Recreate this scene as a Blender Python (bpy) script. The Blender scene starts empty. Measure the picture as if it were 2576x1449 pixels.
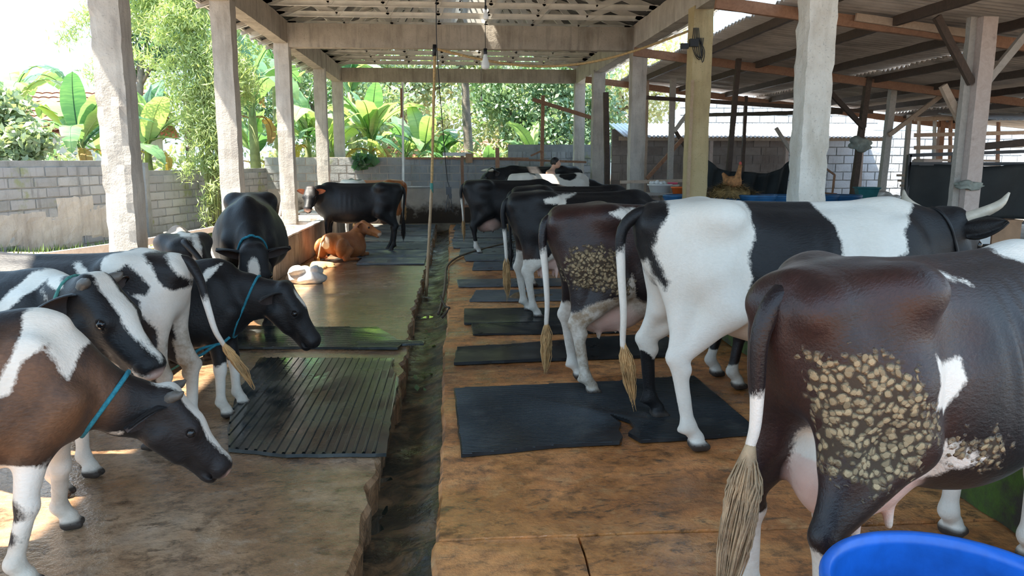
import bpy, math, random
import numpy as np
from mathutils import Vector, Matrix, Euler

SC = bpy.context.scene
COL = SC.collection
# ---------------------------------------------------------------- camera, sky, sun, exposure
cam_d = bpy.data.cameras.new('camera'); cam = bpy.data.objects.new('camera', cam_d); COL.objects.link(cam)
cam.location = (0, 0, 1.65)
cam.rotation_euler = (math.radians(90 - 9.305), 0, math.radians(-4.341))
cam_d.sensor_width = 36.0; cam_d.lens = 36.0 * 1950.0 / 2576.0; cam_d.clip_end = 300
SC.camera = cam
W = bpy.data.worlds.new('sky'); SC.world = W; W.use_nodes = True
wn = W.node_tree; wn.nodes.clear()
w_out = wn.nodes.new('ShaderNodeOutputWorld'); w_bg = wn.nodes.new('ShaderNodeBackground')
w_tc = wn.nodes.new('ShaderNodeTexCoord'); w_sep = wn.nodes.new('ShaderNodeSeparateXYZ'); w_rmp = wn.nodes.new('ShaderNodeValToRGB')
w_rmp.color_ramp.elements[0].position = 0.0; w_rmp.color_ramp.elements[0].color = (0.39, 0.56, 0.71, 1)
w_rmp.color_ramp.elements[1].position = 0.8; w_rmp.color_ramp.elements[1].color = (0.34, 0.52, 0.74, 1)
wn.links.new(w_tc.outputs['Generated'], w_sep.inputs[0]); wn.links.new(w_sep.outputs['Z'], w_rmp.inputs[0])
wn.links.new(w_rmp.outputs[0], w_bg.inputs[0]); wn.links.new(w_bg.outputs[0], w_out.inputs[0])
w_bg.inputs[1].default_value = 1.0
sun_d = bpy.data.lights.new('sun', 'SUN'); sun = bpy.data.objects.new('sun', sun_d); COL.objects.link(sun)
sun_d.energy = 6.6; sun_d.angle = math.radians(1.2); sun_d.color = (1.0, 0.94, 0.82)
sun.rotation_euler = Vector((0.43, 0.12, -0.90)).to_track_quat('-Z', 'Y').to_euler()
SC.view_settings.view_transform = 'Standard'; SC.view_settings.look = 'None'
SC.view_settings.gamma = 1.0; SC.view_settings.use_curve_mapping = False
SC.view_settings.exposure = 1.90
SC.cycles.max_bounces = 6; SC.cycles.diffuse_bounces = 4; SC.cycles.glossy_bounces = 3; SC.cycles.transmission_bounces = 3
SC.cycles.transparent_max_bounces = 6; SC.cycles.caustics_reflective = False; SC.cycles.caustics_refractive = False

# ---------------------------------------------------------------- pixel <-> place
FPX = 1950.0
_ph = math.atan(319.5 / FPX); _ps = math.atan(150 * math.cos(_ph) / FPX)
_fw = np.array([math.sin(_ps) * math.cos(_ph), math.cos(_ps) * math.cos(_ph), -math.sin(_ph)])
_rt = np.array([math.cos(_ps), -math.sin(_ps), 0.0]); _up = np.cross(_rt, _fw); _C = np.array([0, 0, 1.65])
def _ray(x, y): return _fw + _rt * (x - 1288.0) / FPX - _up * (y - 724.5) / FPX
def onZ(x, y, z=0.0):
    d = _ray(x, y); p = _C + d * (z - 1.65) / d[2]; return Vector(p)
def onY(x, y, Y):
    d = _ray(x, y); return Vector(_C + d * Y / d[1])
def onX(x, y, X):
    d = _ray(x, y); return Vector(_C + d * X / d[0])

# ---------------------------------------------------------------- mesh helpers
R = random.Random(7)
def mesh(name, v, f, mats=None, smooth=False):
    m = bpy.data.meshes.new(name)
    v = np.asarray(v, dtype=np.float32).reshape(-1, 3)
    if isinstance(f, np.ndarray) and f.ndim == 2:
        n, k = f.shape
        m.vertices.add(len(v)); m.vertices.foreach_set('co', v.ravel())
        m.loops.add(n * k); m.loops.foreach_set('vertex_index', f.astype(np.int32).ravel())
        m.polygons.add(n); m.polygons.foreach_set('loop_start', np.arange(0, n * k, k, dtype=np.int32))
        m.update(calc_edges=True)
    else:
        m.from_pydata([tuple(map(float, p)) for p in v], [], [tuple(map(int, q)) for q in f]); m.update()
    if mats is not None:
        for a in (mats if isinstance(mats, (list, tuple)) else [mats]): m.materials.append(a)
    if smooth and len(m.polygons): m.polygons.foreach_set('use_smooth', np.ones(len(m.polygons), dtype=bool))
    return m
def link(name, data, parent=None, loc=None, rot=None):
    o = bpy.data.objects.new(name, data); COL.objects.link(o)
    if parent is not None: o.parent = parent
    if loc is not None: o.location = loc
    if rot is not None: o.rotation_euler = rot
    return o
def obj(name, v, f, mat, parent=None, smooth=False, loc=None, rot=None):
    return link(name, mesh(name, v, f, mat, smooth), parent, loc, rot)
def tag(o, label=None, cat=None, group=None, kind=None):
    if label: o['label'] = label
    if cat: o['category'] = cat
    if group: o['group'] = group
    if kind: o['kind'] = kind
    return o
def empty(name, loc=(0, 0, 0), rz=0.0):
    o = link(name, None, None, loc, (0, 0, rz)); o.empty_display_size = .1; return o

class MB:
    """collects pieces into one mesh"""
    def __init__(s): s.v = []; s.f = []; s.n = 0
    def add(s, v, f):
        v = np.asarray(v, float).reshape(-1, 3); s.v.append(v)
        s.f += [tuple(int(i) + s.n for i in q) for q in f]; s.n += len(v); return s
    def box(s, c, d, M=None):
        x, y, z = np.array(d) / 2.0
        v = np.array([(a * x, b * y, e * z) for e in (-1, 1) for b in (-1, 1) for a in (-1, 1)])
        if M is not None: v = v @ np.array(M.to_3x3()).T
        return s.add(v + np.array(c), BOXF)
    def bar(s, a, b, w, h, roll=0.0):
        v = bar_v(a, b, w, h, roll); return s.add(v, BOXF)
    def tube(s, pts, r, n=8, cap=True):
        v, f = tube_v(pts, r, n, cap); return s.add(v, f)
    def lathe(s, prof, n=20, c=(0, 0, 0)):
        v, f = lathe_v(prof, n); return s.add(v + np.array(c), f)
    def build(s, name, mat, parent=None, smooth=False, loc=None, rot=None):
        return obj(name, np.concatenate(s.v), s.f, mat, parent, smooth, loc, rot)
BOXF = [(0, 2, 3, 1), (4, 5, 7, 6), (0, 1, 5, 4), (2, 6, 7, 3), (0, 4, 6, 2), (1, 3, 7, 5)]
def frame_of(a, b, roll=0.0):
    a = Vector(a); b = Vector(b); d = (b - a).normalized()
    u = Vector((0, 0, 1)) if abs(d.z) < .98 else Vector((1, 0, 0))
    s = d.cross(u).normalized(); t = s.cross(d).normalized()
    if roll:
        q = Matrix.Rotation(roll, 3, d); s = q @ s; t = q @ t
    return d, s, t
def bar_v(a, b, w, h, roll=0.0):
    d, s, t = frame_of(a, b, roll); a = Vector(a); b = Vector(b)
    v = []
    for e in (-1, 1):
        for y in (0, 1):
            for x in (-1, 1):
                v.append((b if y else a) + s * (x * w / 2) + t * (e * h / 2))
    return np.array([tuple(p) for p in v])
def tube_v(pts, r, n=8, cap=True):
    P = np.array([tuple(p) for p in pts], float); m = len(P)
    rr = np.full(m, r, float) if np.isscalar(r) else np.interp(np.linspace(0, 1, m), np.linspace(0, 1, len(r)), r)
    T = np.gradient(P, axis=0); T /= np.linalg.norm(T, axis=1)[:, None] + 1e-9
    u = np.array([0, 0, 1.0]) if abs(T[0, 2]) < .9 else np.array([1.0, 0, 0])
    V = []; a = np.linspace(0, 2 * np.pi, n, endpoint=False)
    for i in range(m):
        s = np.cross(T[i], u); s /= np.linalg.norm(s) + 1e-9; u = np.cross(s, T[i])
        V.append(P[i] + rr[i] * (np.cos(a)[:, None] * s + np.sin(a)[:, None] * u))
    V = np.concatenate(V); Fc = []
    for i in range(m - 1):
        for j in range(n):
            k = (j + 1) % n; Fc.append((i * n + j, i * n + k, (i + 1) * n + k, (i + 1) * n + j))
    if cap: Fc.append(tuple(range(n))[::-1]); Fc.append(tuple(range((m - 1) * n, m * n)))
    return V, Fc
def lathe_v(prof, n=20):
    V = []; Fc = []; a = np.linspace(0, 2 * np.pi, n, endpoint=False)
    for r, z in prof: V.append(np.stack([r * np.cos(a), r * np.sin(a), np.full(n, z)], 1))
    for i in range(len(prof) - 1):
        for j in range(n):
            k = (j + 1) % n; Fc.append((i * n + j, i * n + k, (i + 1) * n + k, (i + 1) * n + j))
    if prof[0][0] > 1e-4: Fc.append(tuple(range(n))[::-1])
    if prof[-1][0] > 1e-4: Fc.append(tuple(range((len(prof) - 1) * n, len(prof) * n)))
    return np.concatenate(V), Fc
def spline(pts, n=24):
    P = np.array([tuple(p) for p in pts], float); m = len(P)
    Q = np.vstack([2 * P[0] - P[1], P, 2 * P[-1] - P[-2]]); out = []
    for t in np.linspace(0, m - 1 - 1e-6, n):
        i = int(t); u = t - i; a, b, c, d = Q[i:i + 4]
        out.append(.5 * ((2 * b) + (c - a) * u + (2 * a - 5 * b + 4 * c - d) * u * u + (3 * b - a - 3 * c + d) * u ** 3))
    return np.array(out)
def vnoise(p, scale=1.0, seed=0):
    """smooth value noise in [-1,1] at points p (n,3)"""
    q = np.asarray(p, float) * scale + seed * 17.31; i = np.floor(q).astype(np.int64); f = q - i; f = f * f * (3 - 2 * f)
    def h(a, b, c):
        n = (a * 374761393 + b * 668265263 + c * 2147483647 + seed * 974711) & 0x7fffffff
        n = ((n ^ (n >> 13)) * 1274126177) & 0x7fffffff
        return ((n ^ (n >> 16)) & 0xffff) / 32767.5 - 1
    r = 0
    for dx in (0, 1):
        for dy in (0, 1):
            for dz in (0, 1):
                w = (f[:, 0] if dx else 1 - f[:, 0]) * (f[:, 1] if dy else 1 - f[:, 1]) * (f[:, 2] if dz else 1 - f[:, 2])
                r = r + w * h(i[:, 0] + dx, i[:, 1] + dy, i[:, 2] + dz)
    return r
def rough_box(d, cell, amp, seed=0, axis_amp=(1, 1, 1), off=(0, 0, 0)):
    """a box whose faces are gridded and worn, most along the edges; centred on the origin"""
    d = np.array(d, float); n = np.maximum(1, np.ceil(d / cell).astype(int)); V = {}; L = []; Fc = []
    def vid(i, j, k):
        if (i, j, k) not in V:
            V[(i, j, k)] = len(L); L.append((i, j, k))
        return V[(i, j, k)]
    for ax in range(3):
        b, c = [(1, 2), (2, 0), (0, 1)][ax]
        for side in (0, n[ax]):
            for p in range(n[b]):
                for q in range(n[c]):
                    def at(pp, qq):
                        t = [0, 0, 0]; t[ax] = side; t[b] = pp; t[c] = qq; return vid(*t)
                    qd = (at(p, q), at(p + 1, q), at(p + 1, q + 1), at(p, q + 1))
                    Fc.append(qd if side else qd[::-1])
    I = np.array(L, float); P = (I / n - .5) * d
    e = ((I == 0) | (I == n)).sum(1)
    nz = np.stack([vnoise(P + np.array(off), 1.6 / cell / 2, seed * 3 + k) for k in range(3)], 1)
    nz2 = np.stack([vnoise(P + np.array(off), 5.0 / cell / 2, seed * 3 + k + 50) for k in range(3)], 1)
    pull = -np.sign(P) * (np.abs(vnoise(P + np.array(off), .9 / cell, seed + 90)) * .9 + .3)[:, None] * amp
    P = P + nz * amp * .5 * np.array(axis_amp) + nz2 * amp * .25 + pull * (e >= 2)[:, None] * np.array(axis_amp)
    return P, Fc

# ---------------------------------------------------------------- materials
class NT:
    def __init__(s, name):
        s.m = bpy.data.materials.new(name); s.m.use_nodes = True; s.t = s.m.node_tree; s.t.nodes.clear()
        s.out = s.n('OutputMaterial'); s.b = s.n('BsdfPrincipled'); s.l(s.b.outputs[0], s.out.inputs[0]); s._c = None
    def n(s, t, **k):
        a = s.t.nodes.new('ShaderNode' + t)
        for q, v in k.items(): setattr(a, q, v)
        return a
    def l(s, a, b): s.t.links.new(a, b)
    def put(s, sock, v):
        if isinstance(v, bpy.types.NodeSocket): s.l(v, sock)
        elif v is not None: sock.default_value = v
    @property
    def co(s):
        if s._c is None: s._c = s.n('TexCoord')
        return s._c.outputs['Object']
    def world(s): return s.n('NewGeometry').outputs['Position']
    def map(s, v, scale=(1, 1, 1), loc=(0, 0, 0), rot=(0, 0, 0)):
        a = s.n('Mapping'); s.l(v, a.inputs[0]); a.inputs[1].default_value = loc; a.inputs[2].default_value = rot; a.inputs[3].default_value = scale; return a.outputs[0]
    def noise(s, v=None, sc=5, det=3, rough=.55, dist=0.0):
        a = s.n('TexNoise'); s.l(v if v is not None else s.co, a.inputs['Vector']); a.inputs['Scale'].default_value = sc
        a.inputs['Detail'].default_value = det; a.inputs['Roughness'].default_value = rough; a.inputs['Distortion'].default_value = dist; return a.outputs[0]
    def vor(s, v=None, sc=5, feat='F1', out=0):
        a = s.n('TexVoronoi', feature=feat); s.l(v if v is not None else s.co, a.inputs['Vector']); a.inputs['Scale'].default_value = sc; return a.outputs[out]
    def ramp(s, fac, st, interp='LINEAR'):
        a = s.n('ValToRGB'); r = a.color_ramp; r.interpolation = interp
        while len(r.elements) < len(st): r.elements.new(.5)
        for e, (p, c) in zip(r.elements, st):
            e.position = p; e.color = (c, c, c, 1) if np.isscalar(c) else (*c[:3], 1)
        s.put(a.inputs[0], fac); return a.outputs[0]
    def mix(s, fac, a, b, mode='MIX'):
        q = s.n('Mix', data_type='RGBA', blend_type=mode); s.put(q.inputs[0], fac)
        for i, v in ((6, a), (7, b)):
            if isinstance(v, bpy.types.NodeSocket): s.l(v, q.inputs[i])
            else: q.inputs[i].default_value = (*v[:3], 1) if not np.isscalar(v) else (v, v, v, 1)
        return q.outputs[2]
    def math(s, op, a, b=0.0, clamp=False):
        q = s.n('Math', operation=op, use_clamp=clamp); s.put(q.inputs[0], a); s.put(q.inputs[1], b); return q.outputs[0]
    def attr(s, name, out='Fac'): return s.n('Attribute', attribute_name=name).outputs[out]
    def rnd(s): return s.n('ObjectInfo').outputs['Random']
    def bump(s, h, st=.3, dist=.02, nrm=None):
        a = s.n('Bump'); a.inputs['Strength'].default_value = st; a.inputs['Distance'].default_value = dist; s.l(h, a.inputs['Height'])
        if nrm is not None: s.l(nrm, a.inputs['Normal'])
        return a.outputs[0]
    def done(s, col=None, rough=None, nrm=None, **k):
        if col is not None: s.put(s.b.inputs['Base Color'], (*col, 1) if isinstance(col, tuple) and len(col) == 3 else col)
        if rough is not None: s.put(s.b.inputs['Roughness'], rough)
        if nrm is not None: s.l(nrm, s.b.inputs['Normal'])
        for q, v in k.items(): s.put(s.b.inputs[q.replace('_', ' ')], v)
        return s.m
M = {}
def plain(name, col, rough=.6, var=.25, sc=6.0, bump=.15, metal=0.0, **k):
    t = NT(name); n = t.noise(sc=sc, det=4); c1 = tuple(x * (1 - var) for x in col); c2 = tuple(min(1, x * (1 + var)) for x in col)
    c = t.ramp(n, [(.3, c1), (.7, c2)]); M[name] = t.done(c, rough, t.bump(t.noise(sc=sc * 6, det=3), bump, .01), Metallic=metal, **k); return M[name]
def concrete(name, a, b, stain, sc=3.0, bump=.5, streak=0.0, grow=0.0):
    t = NT(name); v = t.world()
    n1 = t.noise(v, sc, 5, .6); c = t.ramp(n1, [(.3, a), (.7, b)])
    n2 = t.noise(t.map(v, (1.2, 1.2, .35)), 2.2, 6, .65); c = t.mix(t.ramp(n2, [(.52, 0.0), (.72, 1.0)]), c, stain)
    if streak:
        n3 = t.noise(t.map(v, (9, 9, .8)), 1.6, 4, .6); c = t.mix(t.math('MULTIPLY', t.ramp(n3, [(.5, 0.0), (.75, 1.0)]), streak), c, tuple(x * .35 for x in a))
    sp = t.ramp(t.noise(v, 60, 2), [(.62, 0.0), (.72, 1.0)]); c = t.mix(t.math('MULTIPLY', sp, .5), c, tuple(x * .45 for x in a))
    h = t.math('ADD', t.noise(v, 14, 5, .65), t.math('MULTIPLY', t.noise(v, 70, 2), .4))
    M[name] = t.done(c, .85, t.bump(h, bump, .012)); return M[name]
concrete('column', (.46, .41, .36), (.64, .59, .52), (.34, .29, .24), streak=.35)
concrete('column_white', (.66, .61, .53), (.82, .78, .70), (.52, .46, .37), sc=5, bump=.9, streak=.1)
concrete('column_ochre', (.50, .38, .19), (.62, .49, .27), (.40, .30, .16), streak=.3)
concrete('beam', (.38, .33, .27), (.54, .48, .40), (.26, .215, .17), streak=.5)
concrete('trough', (.60, .55, .48), (.78, .74, .68), (.42, .33, .25), streak=.2)
concrete('trough_dirty', (.26, .20, .15), (.42, .34, .27), (.12, .085, .06), streak=.6)
def block_mat(name, cols, dirt, lich=None):
    t = NT(name); v = t.world()
    c = t.ramp(t.rnd(), [(i / (len(cols) - 1), q) for i, q in enumerate(cols)])
    c = t.mix(t.math('MULTIPLY', t.ramp(t.noise(v, 1.1, 6, .7), [(.47, 0.0), (.66, 1.0)]), .75), c, dirt)
    c = t.mix(t.ramp(t.noise(t.map(v, (3, 3, .3)), 1.7, 5, .7), [(.56, 0.0), (.72, .8)]), c, tuple(x * .4 for x in dirt))
    if lich: c = t.mix(t.ramp(t.noise(v, 1.4, 6, .7), [(.58, 0.0), (.66, .8)]), c, lich)
    M[name] = t.done(c, .9, t.bump(t.noise(v, 26, 4, .7), .6, .012))
block_mat('block', [(.31, .31, .31), (.38, .38, .38), (.34, .34, .35), (.45, .45, .44)], (.22, .23, .22), (.25, .28, .13))
block_mat('block_lit', [(.66, .68, .72), (.74, .76, .80), (.70, .71, .74)], (.56, .57, .60))  # lit copy: daylight on the wall put into a paler block colour
block_mat('block_shaded', [(.30, .24, .21), (.37, .31, .28), (.34, .28, .24), (.42, .35, .31)], (.22, .17, .15))  # shaded copy: shade under the roof put into the block colour
concrete('mortar', (.24, .245, .24), (.33, .335, .33), (.17, .175, .16), sc=4, bump=.8)
concrete('mortar_shaded', (.24, .20, .18), (.32, .27, .24), (.18, .14, .12), sc=4, bump=.8)  # mortar of the same wall, with the roof shade in its colour
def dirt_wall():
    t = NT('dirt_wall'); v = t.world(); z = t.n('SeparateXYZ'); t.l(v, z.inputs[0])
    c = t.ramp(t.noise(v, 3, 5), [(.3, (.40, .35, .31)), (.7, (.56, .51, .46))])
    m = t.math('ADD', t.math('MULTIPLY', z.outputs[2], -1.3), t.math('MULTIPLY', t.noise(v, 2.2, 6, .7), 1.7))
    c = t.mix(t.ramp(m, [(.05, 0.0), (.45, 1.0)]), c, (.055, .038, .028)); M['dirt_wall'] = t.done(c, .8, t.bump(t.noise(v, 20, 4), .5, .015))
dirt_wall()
def floor_mat(name, dry, wetbias, mossy):
    t = NT(name); v = t.world()
    big = t.noise(t.map(v, (.55, 1.0, 1)), .9, 6, .62, .6); fine = t.noise(v, 11, 6, .7)
    c = t.ramp(big, [(.28, (.15, .066, .022)), (.46, (.54, .205, .06)), (.60, (.74, .33, .11)), (.76, (.80, .45, .21))] if dry else
               [(.26, (.20, .10, .048)), (.46, (.42, .24, .125)), (.60, (.55, .37, .23)), (.76, (.64, .54, .44))])
    c = t.mix(.75, c, t.ramp(fine, [(.28, (.34, .30, .26)), (.47, (1.0, 1.0, 1.0)), (.72, (1.55, 1.5, 1.45))]), 'MULTIPLY')
    mo = t.ramp(t.noise(v, 1.7, 5, .6), [(.56, 0.0), (.70, 1.0)]); c = t.mix(t.math('MULTIPLY', mo, mossy), c, (.10, .12, .075))
    bl = t.noise(t.map(v, (1, 1.3, 1), (7, 3, 0)), 4.2, 9, .74, .15); c = t.mix(t.ramp(bl, [(.36, .75), (.47, 0.0)]), c, (.085, .038, .015)); c = t.mix(t.ramp(bl, [(.54, 0.0), (.68, .6)]), c, (.78, .46, .20) if dry else (.66, .50, .36))
    sc_ = t.noise(t.map(v, (1.0, 2.0, 1)), 6.0, 7, .78, .4); c = t.mix(t.ramp(sc_, [(.54, 0.0), (.64, .8)]), c, (.085, .048, .024))
    wet = t.math('ADD', t.noise(t.map(v, (.8, .8, .8), (3, 1, 0)), 1.5, 5, .6), wetbias)
    wr = t.ramp(wet, [(.40, 0.0), (.60, 1.0)])
    c = t.mix(t.math('MULTIPLY', wr, .5), c, t.mix(1.0, c, (.50, .42, .36), 'MULTIPLY'))
    rough = t.ramp(wr, [(0.0, .68), (.5, .26), (1.0, .09)])
    h = t.math('ADD', t.math('MULTIPLY', t.noise(v, 38, 4, .65), .8), t.noise(v, 9, 5, .7))
    bs = t.n('Bump'); bs.inputs['Distance'].default_value = .010; t.l(h, bs.inputs['Height']); t.l(t.ramp(wr, [(0.0, .75), (1.0, .55)]), bs.inputs['Strength'])
    M[name] = t.done(c, rough, bs.outputs[0], Specular_IOR_Level=.9, Coat_Weight=t.math('MULTIPLY', wr, .75), Coat_Roughness=.05, Coat_IOR=1.55, Coat_Normal=t.bump(h, .55, .012))
floor_mat('floor_left', False, .13, .05); floor_mat('floor_right', True, -.06, .0)
def mat_gutter():
    t = NT('gutter_bed'); v = t.world(); n = t.noise(v, 4.5, 6, .7, .8)
    c = t.ramp(n, [(.30, (.010, .012, .010)), (.47, (.04, .033, .022)), (.62, (.17, .10, .05)), (.8, (.26, .17, .09))])
    M['gutter_bed'] = t.done(c, t.ramp(t.noise(v, 3, 4), [(.4, .15), (.6, .6)]), t.bump(t.noise(v, 16, 5), .7, .02), Specular_IOR_Level=.4)
mat_gutter()
def rubber():
    t = NT('rubber'); v = t.world(); n = t.noise(v, 3.2, 6, .65)
    c = t.ramp(n, [(.3, (.012, .013, .014)), (.55, (.022, .024, .026)), (.75, (.07, .068, .062))])
    M['rubber'] = t.done(c, t.ramp(t.noise(v, 1.6, 5), [(.38, .25), (.62, .55)]), t.bump(t.noise(v, 60, 3), .2, .004), Specular_IOR_Level=.35)
    t = NT('rubber_wet'); v = t.world(); n = t.noise(v, 4, 6, .65)
    c = t.ramp(n, [(.3, (.02, .024, .024)), (.55, (.035, .042, .042)), (.75, (.085, .085, .07))])
    M['rubber_wet'] = t.done(c, t.ramp(t.noise(v, 2.0, 5), [(.4, .07), (.65, .33)]), t.bump(t.noise(v, 24, 3), .15, .006), Specular_IOR_Level=.7)
rubber()
t = NT('rubber_sheen'); v = t.world(); n = t.noise(v, 3, 6, .65); M['rubber_sheen'] = t.done(t.ramp(n, [(.3, (.075, .085, .095)), (.6, (.13, .145, .16)), (.8, (.22, .22, .21))]), t.ramp(t.noise(v, 1.6, 5), [(.4, .25), (.62, .55)]), t.bump(t.noise(v, 30, 3), .2, .006))  # sky reflection on the far mats painted in as a lighter grey
def wood(name, a, b, dark, rough=.75):
    t = NT(name); v = t.co; r = t.rnd()
    g = t.noise(t.map(t.world(), (3.0, 3.0, 3.0)), 3.0, 6, .7, 2.0); c = t.ramp(g, [(.25, a), (.7, b)])
    c = t.mix(t.math('MULTIPLY', r, .45), c, dark); c = t.mix(t.ramp(t.noise(t.world(), 7, 5, .7), [(.6, 0.0), (.75, .7)]), c, dark)
    M[name] = t.done(c, rough, t.bump(t.noise(t.world(), 40, 4), .25, .006))
wood('wood_red', (.28, .13, .07), (.52, .28, .165), (.14, .07, .045))
wood('wood_dark', (.055, .036, .027), (.12, .078, .055), (.03, .02, .016))
wood('wood_pale', (.44, .31, .21), (.66, .51, .39), (.26, .18, .13))
wood('wood_grey', (.42, .38, .33), (.62, .57, .51), (.26, .22, .19))
wood('wood_pink', (.56, .44, .38), (.76, .65, .59), (.34, .25, .21))
wood('bamboo_pole', (.42, .27, .14), (.62, .44, .26), (.30, .18, .09), .45)
plain('steel', (.86, .84, .78), .45, .12, 5, .1, .0)
t = NT('roof_sheet'); v = t.world(); c = t.ramp(t.noise(t.map(v, (.5, 2, .5)), 2.2, 5, .7), [(.3, (.07, .068, .064)), (.6, (.19, .185, .175)), (.8, (.32, .31, .29))])
M['roof_sheet'] = t.done(c, .5, Metallic=.1)
t = NT('fibre_cement'); v = t.world(); c = t.ramp(t.noise(t.map(v, (.5, 1.6, 1)), 2.4, 6, .7), [(.28, (.30, .27, .245)), (.5, (.52, .47, .43)), (.75, (.68, .63, .58))])
M['fibre_cement'] = t.done(c, .85, t.bump(t.noise(v, 25, 4), .3, .006))
plain('white_sheet', (.74, .76, .80), .45, .12, 3)
plain('soil', (.22, .175, .135), .95, .5, 2.5, 1.0)
plain('blue_plastic', (.012, .12, .50), .32, .25, 9, .06)
plain('blue_dull', (.025, .13, .30), .45, .3, 5, .06)
plain('teal_plastic', (.04, .22, .24), .4, .2)
plain('orange_plastic', (.80, .16, .03), .4, .1)
plain('pink_plastic', (.85, .12, .22), .4, .1)
plain('white_plastic', (.74, .74, .72), .45, .08)
plain('cream_box', (.62, .55, .44), .8, .15)
plain('rope_blue', (.03, .27, .36), .8, .3, 60, .8)
plain('rope_green', (.10, .33, .27), .8, .3, 60, .8)
plain('rope_tan', (.62, .40, .17), .85, .3, 40, .8)
plain('hose', (.15, .10, .07), .55, .3)
plain('cable', (.012, .012, .013), .5, .1)
plain('black_tarp', (.014, .017, .017), .72, .4, 3, .3)
plain('black_metal', (.025, .026, .03), .45, .3)
plain('red_cloth', (.62, .05, .06), .9, .2)
plain('sack', (.66, .64, .60), .8, .15, 20, .5)
plain('straw', (.45, .31, .13), .9, .5, 12, .5)
plain('dung', (.17, .105, .05), .75, .5, 14, .8)
plain('cloth_grey', (.30, .32, .28), .9, .35, 7, .6)
plain('glass_bulb', (.85, .84, .80), .15, .03)
plain('skin', (.62, .36, .26), .55, .12, 8, .1)
plain('hair_black', (.012, .010, .010), .5, .2)
plain('trousers', (.08, .09, .12), .9, .2)
plain('hen', (.42, .20, .08), .8, .5, 18, .4)
plain('comb_red', (.62, .10, .08), .6, .1)
plain('card', (.45, .27, .16), .9, .15)
plain('roof_tile', (.46, .17, .10), .85, .3, 8, .4)
def leaf(name, a, b, c3, trans=.35, rough=.42, sc=1.3):
    t = NT(name); rn = t.rnd(); v = t.world()
    f = t.math('ADD', t.math('MULTIPLY', rn, .55), t.math('MULTIPLY', t.noise(v, sc, 4, .6), .5))
    if name == 'banana_leaf': f = t.math('ADD', f, t.math('MULTIPLY', t.math('SUBTRACT', t.noise(t.map(t.co, (22, 1.2, 1.2)), 1.5, 3), .5), .35))
    c = t.ramp(f, [(.22, a), (.5, b), (.78, c3)])
    t.done(c, rough); tr = t.n('BsdfTranslucent'); t.l(t.mix(1.0, c, (1.15, 1.25, .55), 'MULTIPLY'), tr.inputs[0])
    mx = t.n('MixShader'); mx.inputs[0].default_value = trans; t.l(t.b.outputs[0], mx.inputs[1]); t.l(tr.outputs[0], mx.inputs[2]); t.l(mx.outputs[0], t.out.inputs[0])
    M[name] = t.m
leaf('banana_leaf', (.08, .19, .12), (.22, .38, .20), (.48, .58, .28), .42, .22)
leaf('banana_dry', (.30, .17, .07), (.45, .29, .12), (.55, .40, .12), .3, .8)
leaf('bamboo_leaf', (.17, .27, .13), (.42, .50, .25), (.68, .68, .42), .40, .5, 2.0)
leaf('tree_leaf', (.06, .14, .09), (.20, .32, .21), (.50, .54, .38), .32, .3, 2.4)
leaf('shrub_leaf', (.13, .20, .12), (.36, .43, .28), (.66, .62, .44), .32, .35, 3.0)
plain('bark', (.20, .17, .14), .9, .35, 5, .9)
plain('banana_stem', (.22, .24, .09), .7, .45, 4, .4)
plain('moss', (.10, .22, .03), .9, .5, 8, .8)
plain('grass', (.14, .22, .05), .8, .4)
# ---------------------------------------------------------------- ground, floor slabs, gutter
def grid_mesh(xs, ys, zf):
    X, Y = np.meshgrid(xs, ys, indexing='ij'); Z = zf(X, Y); v = np.stack([X, Y, Z], 2).reshape(-1, 3)
    i, j = np.meshgrid(np.arange(len(xs) - 1), np.arange(len(ys) - 1), indexing='ij'); n = len(ys); a = (i * n + j).ravel()
    return v, np.stack([a, a + n, a + n + 1, a + 1], 1)
def ground_z(X, Y):
    p = np.stack([X.ravel(), Y.ravel(), 0 * X.ravel()], 1); nz = (vnoise(p, .8, 3) * .06 + vnoise(p, 2.7, 4) * .03).reshape(X.shape)
    yard = .10 + .33 * np.exp(-((Y - 10.0) / 4.0) ** 2) * np.clip((-3.0 - X) / 1.2, 0, 1)
    inside = (X > -3.5) & (X < 3.4) & (Y < 20.6)
    return np.where(inside, -.30, yard + nz - .04)
v, f = grid_mesh(np.unique(np.concatenate([np.linspace(-60, -7, 16), np.linspace(-7, -3.5, 15), np.linspace(-3.49, 3.39, 4), np.linspace(3.4, 16, 20), np.linspace(16, 60, 10)])),
                 np.unique(np.concatenate([np.linspace(-30, 4, 10), np.linspace(4, 26, 60), np.linspace(26, 70, 14)])), ground_z)
tag(obj('ground', v, f, M['soil'], None, True), 'brown soil around the barn', 'ground', kind='structure')
floor = tag(empty('floor'), 'wet concrete barn floor split by a gutter', 'floor', kind='structure')
def edge_noise(Y, seed, amp):
    p = np.stack([0 * Y, Y, 0 * Y], 1); return vnoise(p, 1.3, seed) * amp + vnoise(p, 4.5, seed + 1) * amp * .6 + vnoise(p, 13, seed + 2) * amp * .45
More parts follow.
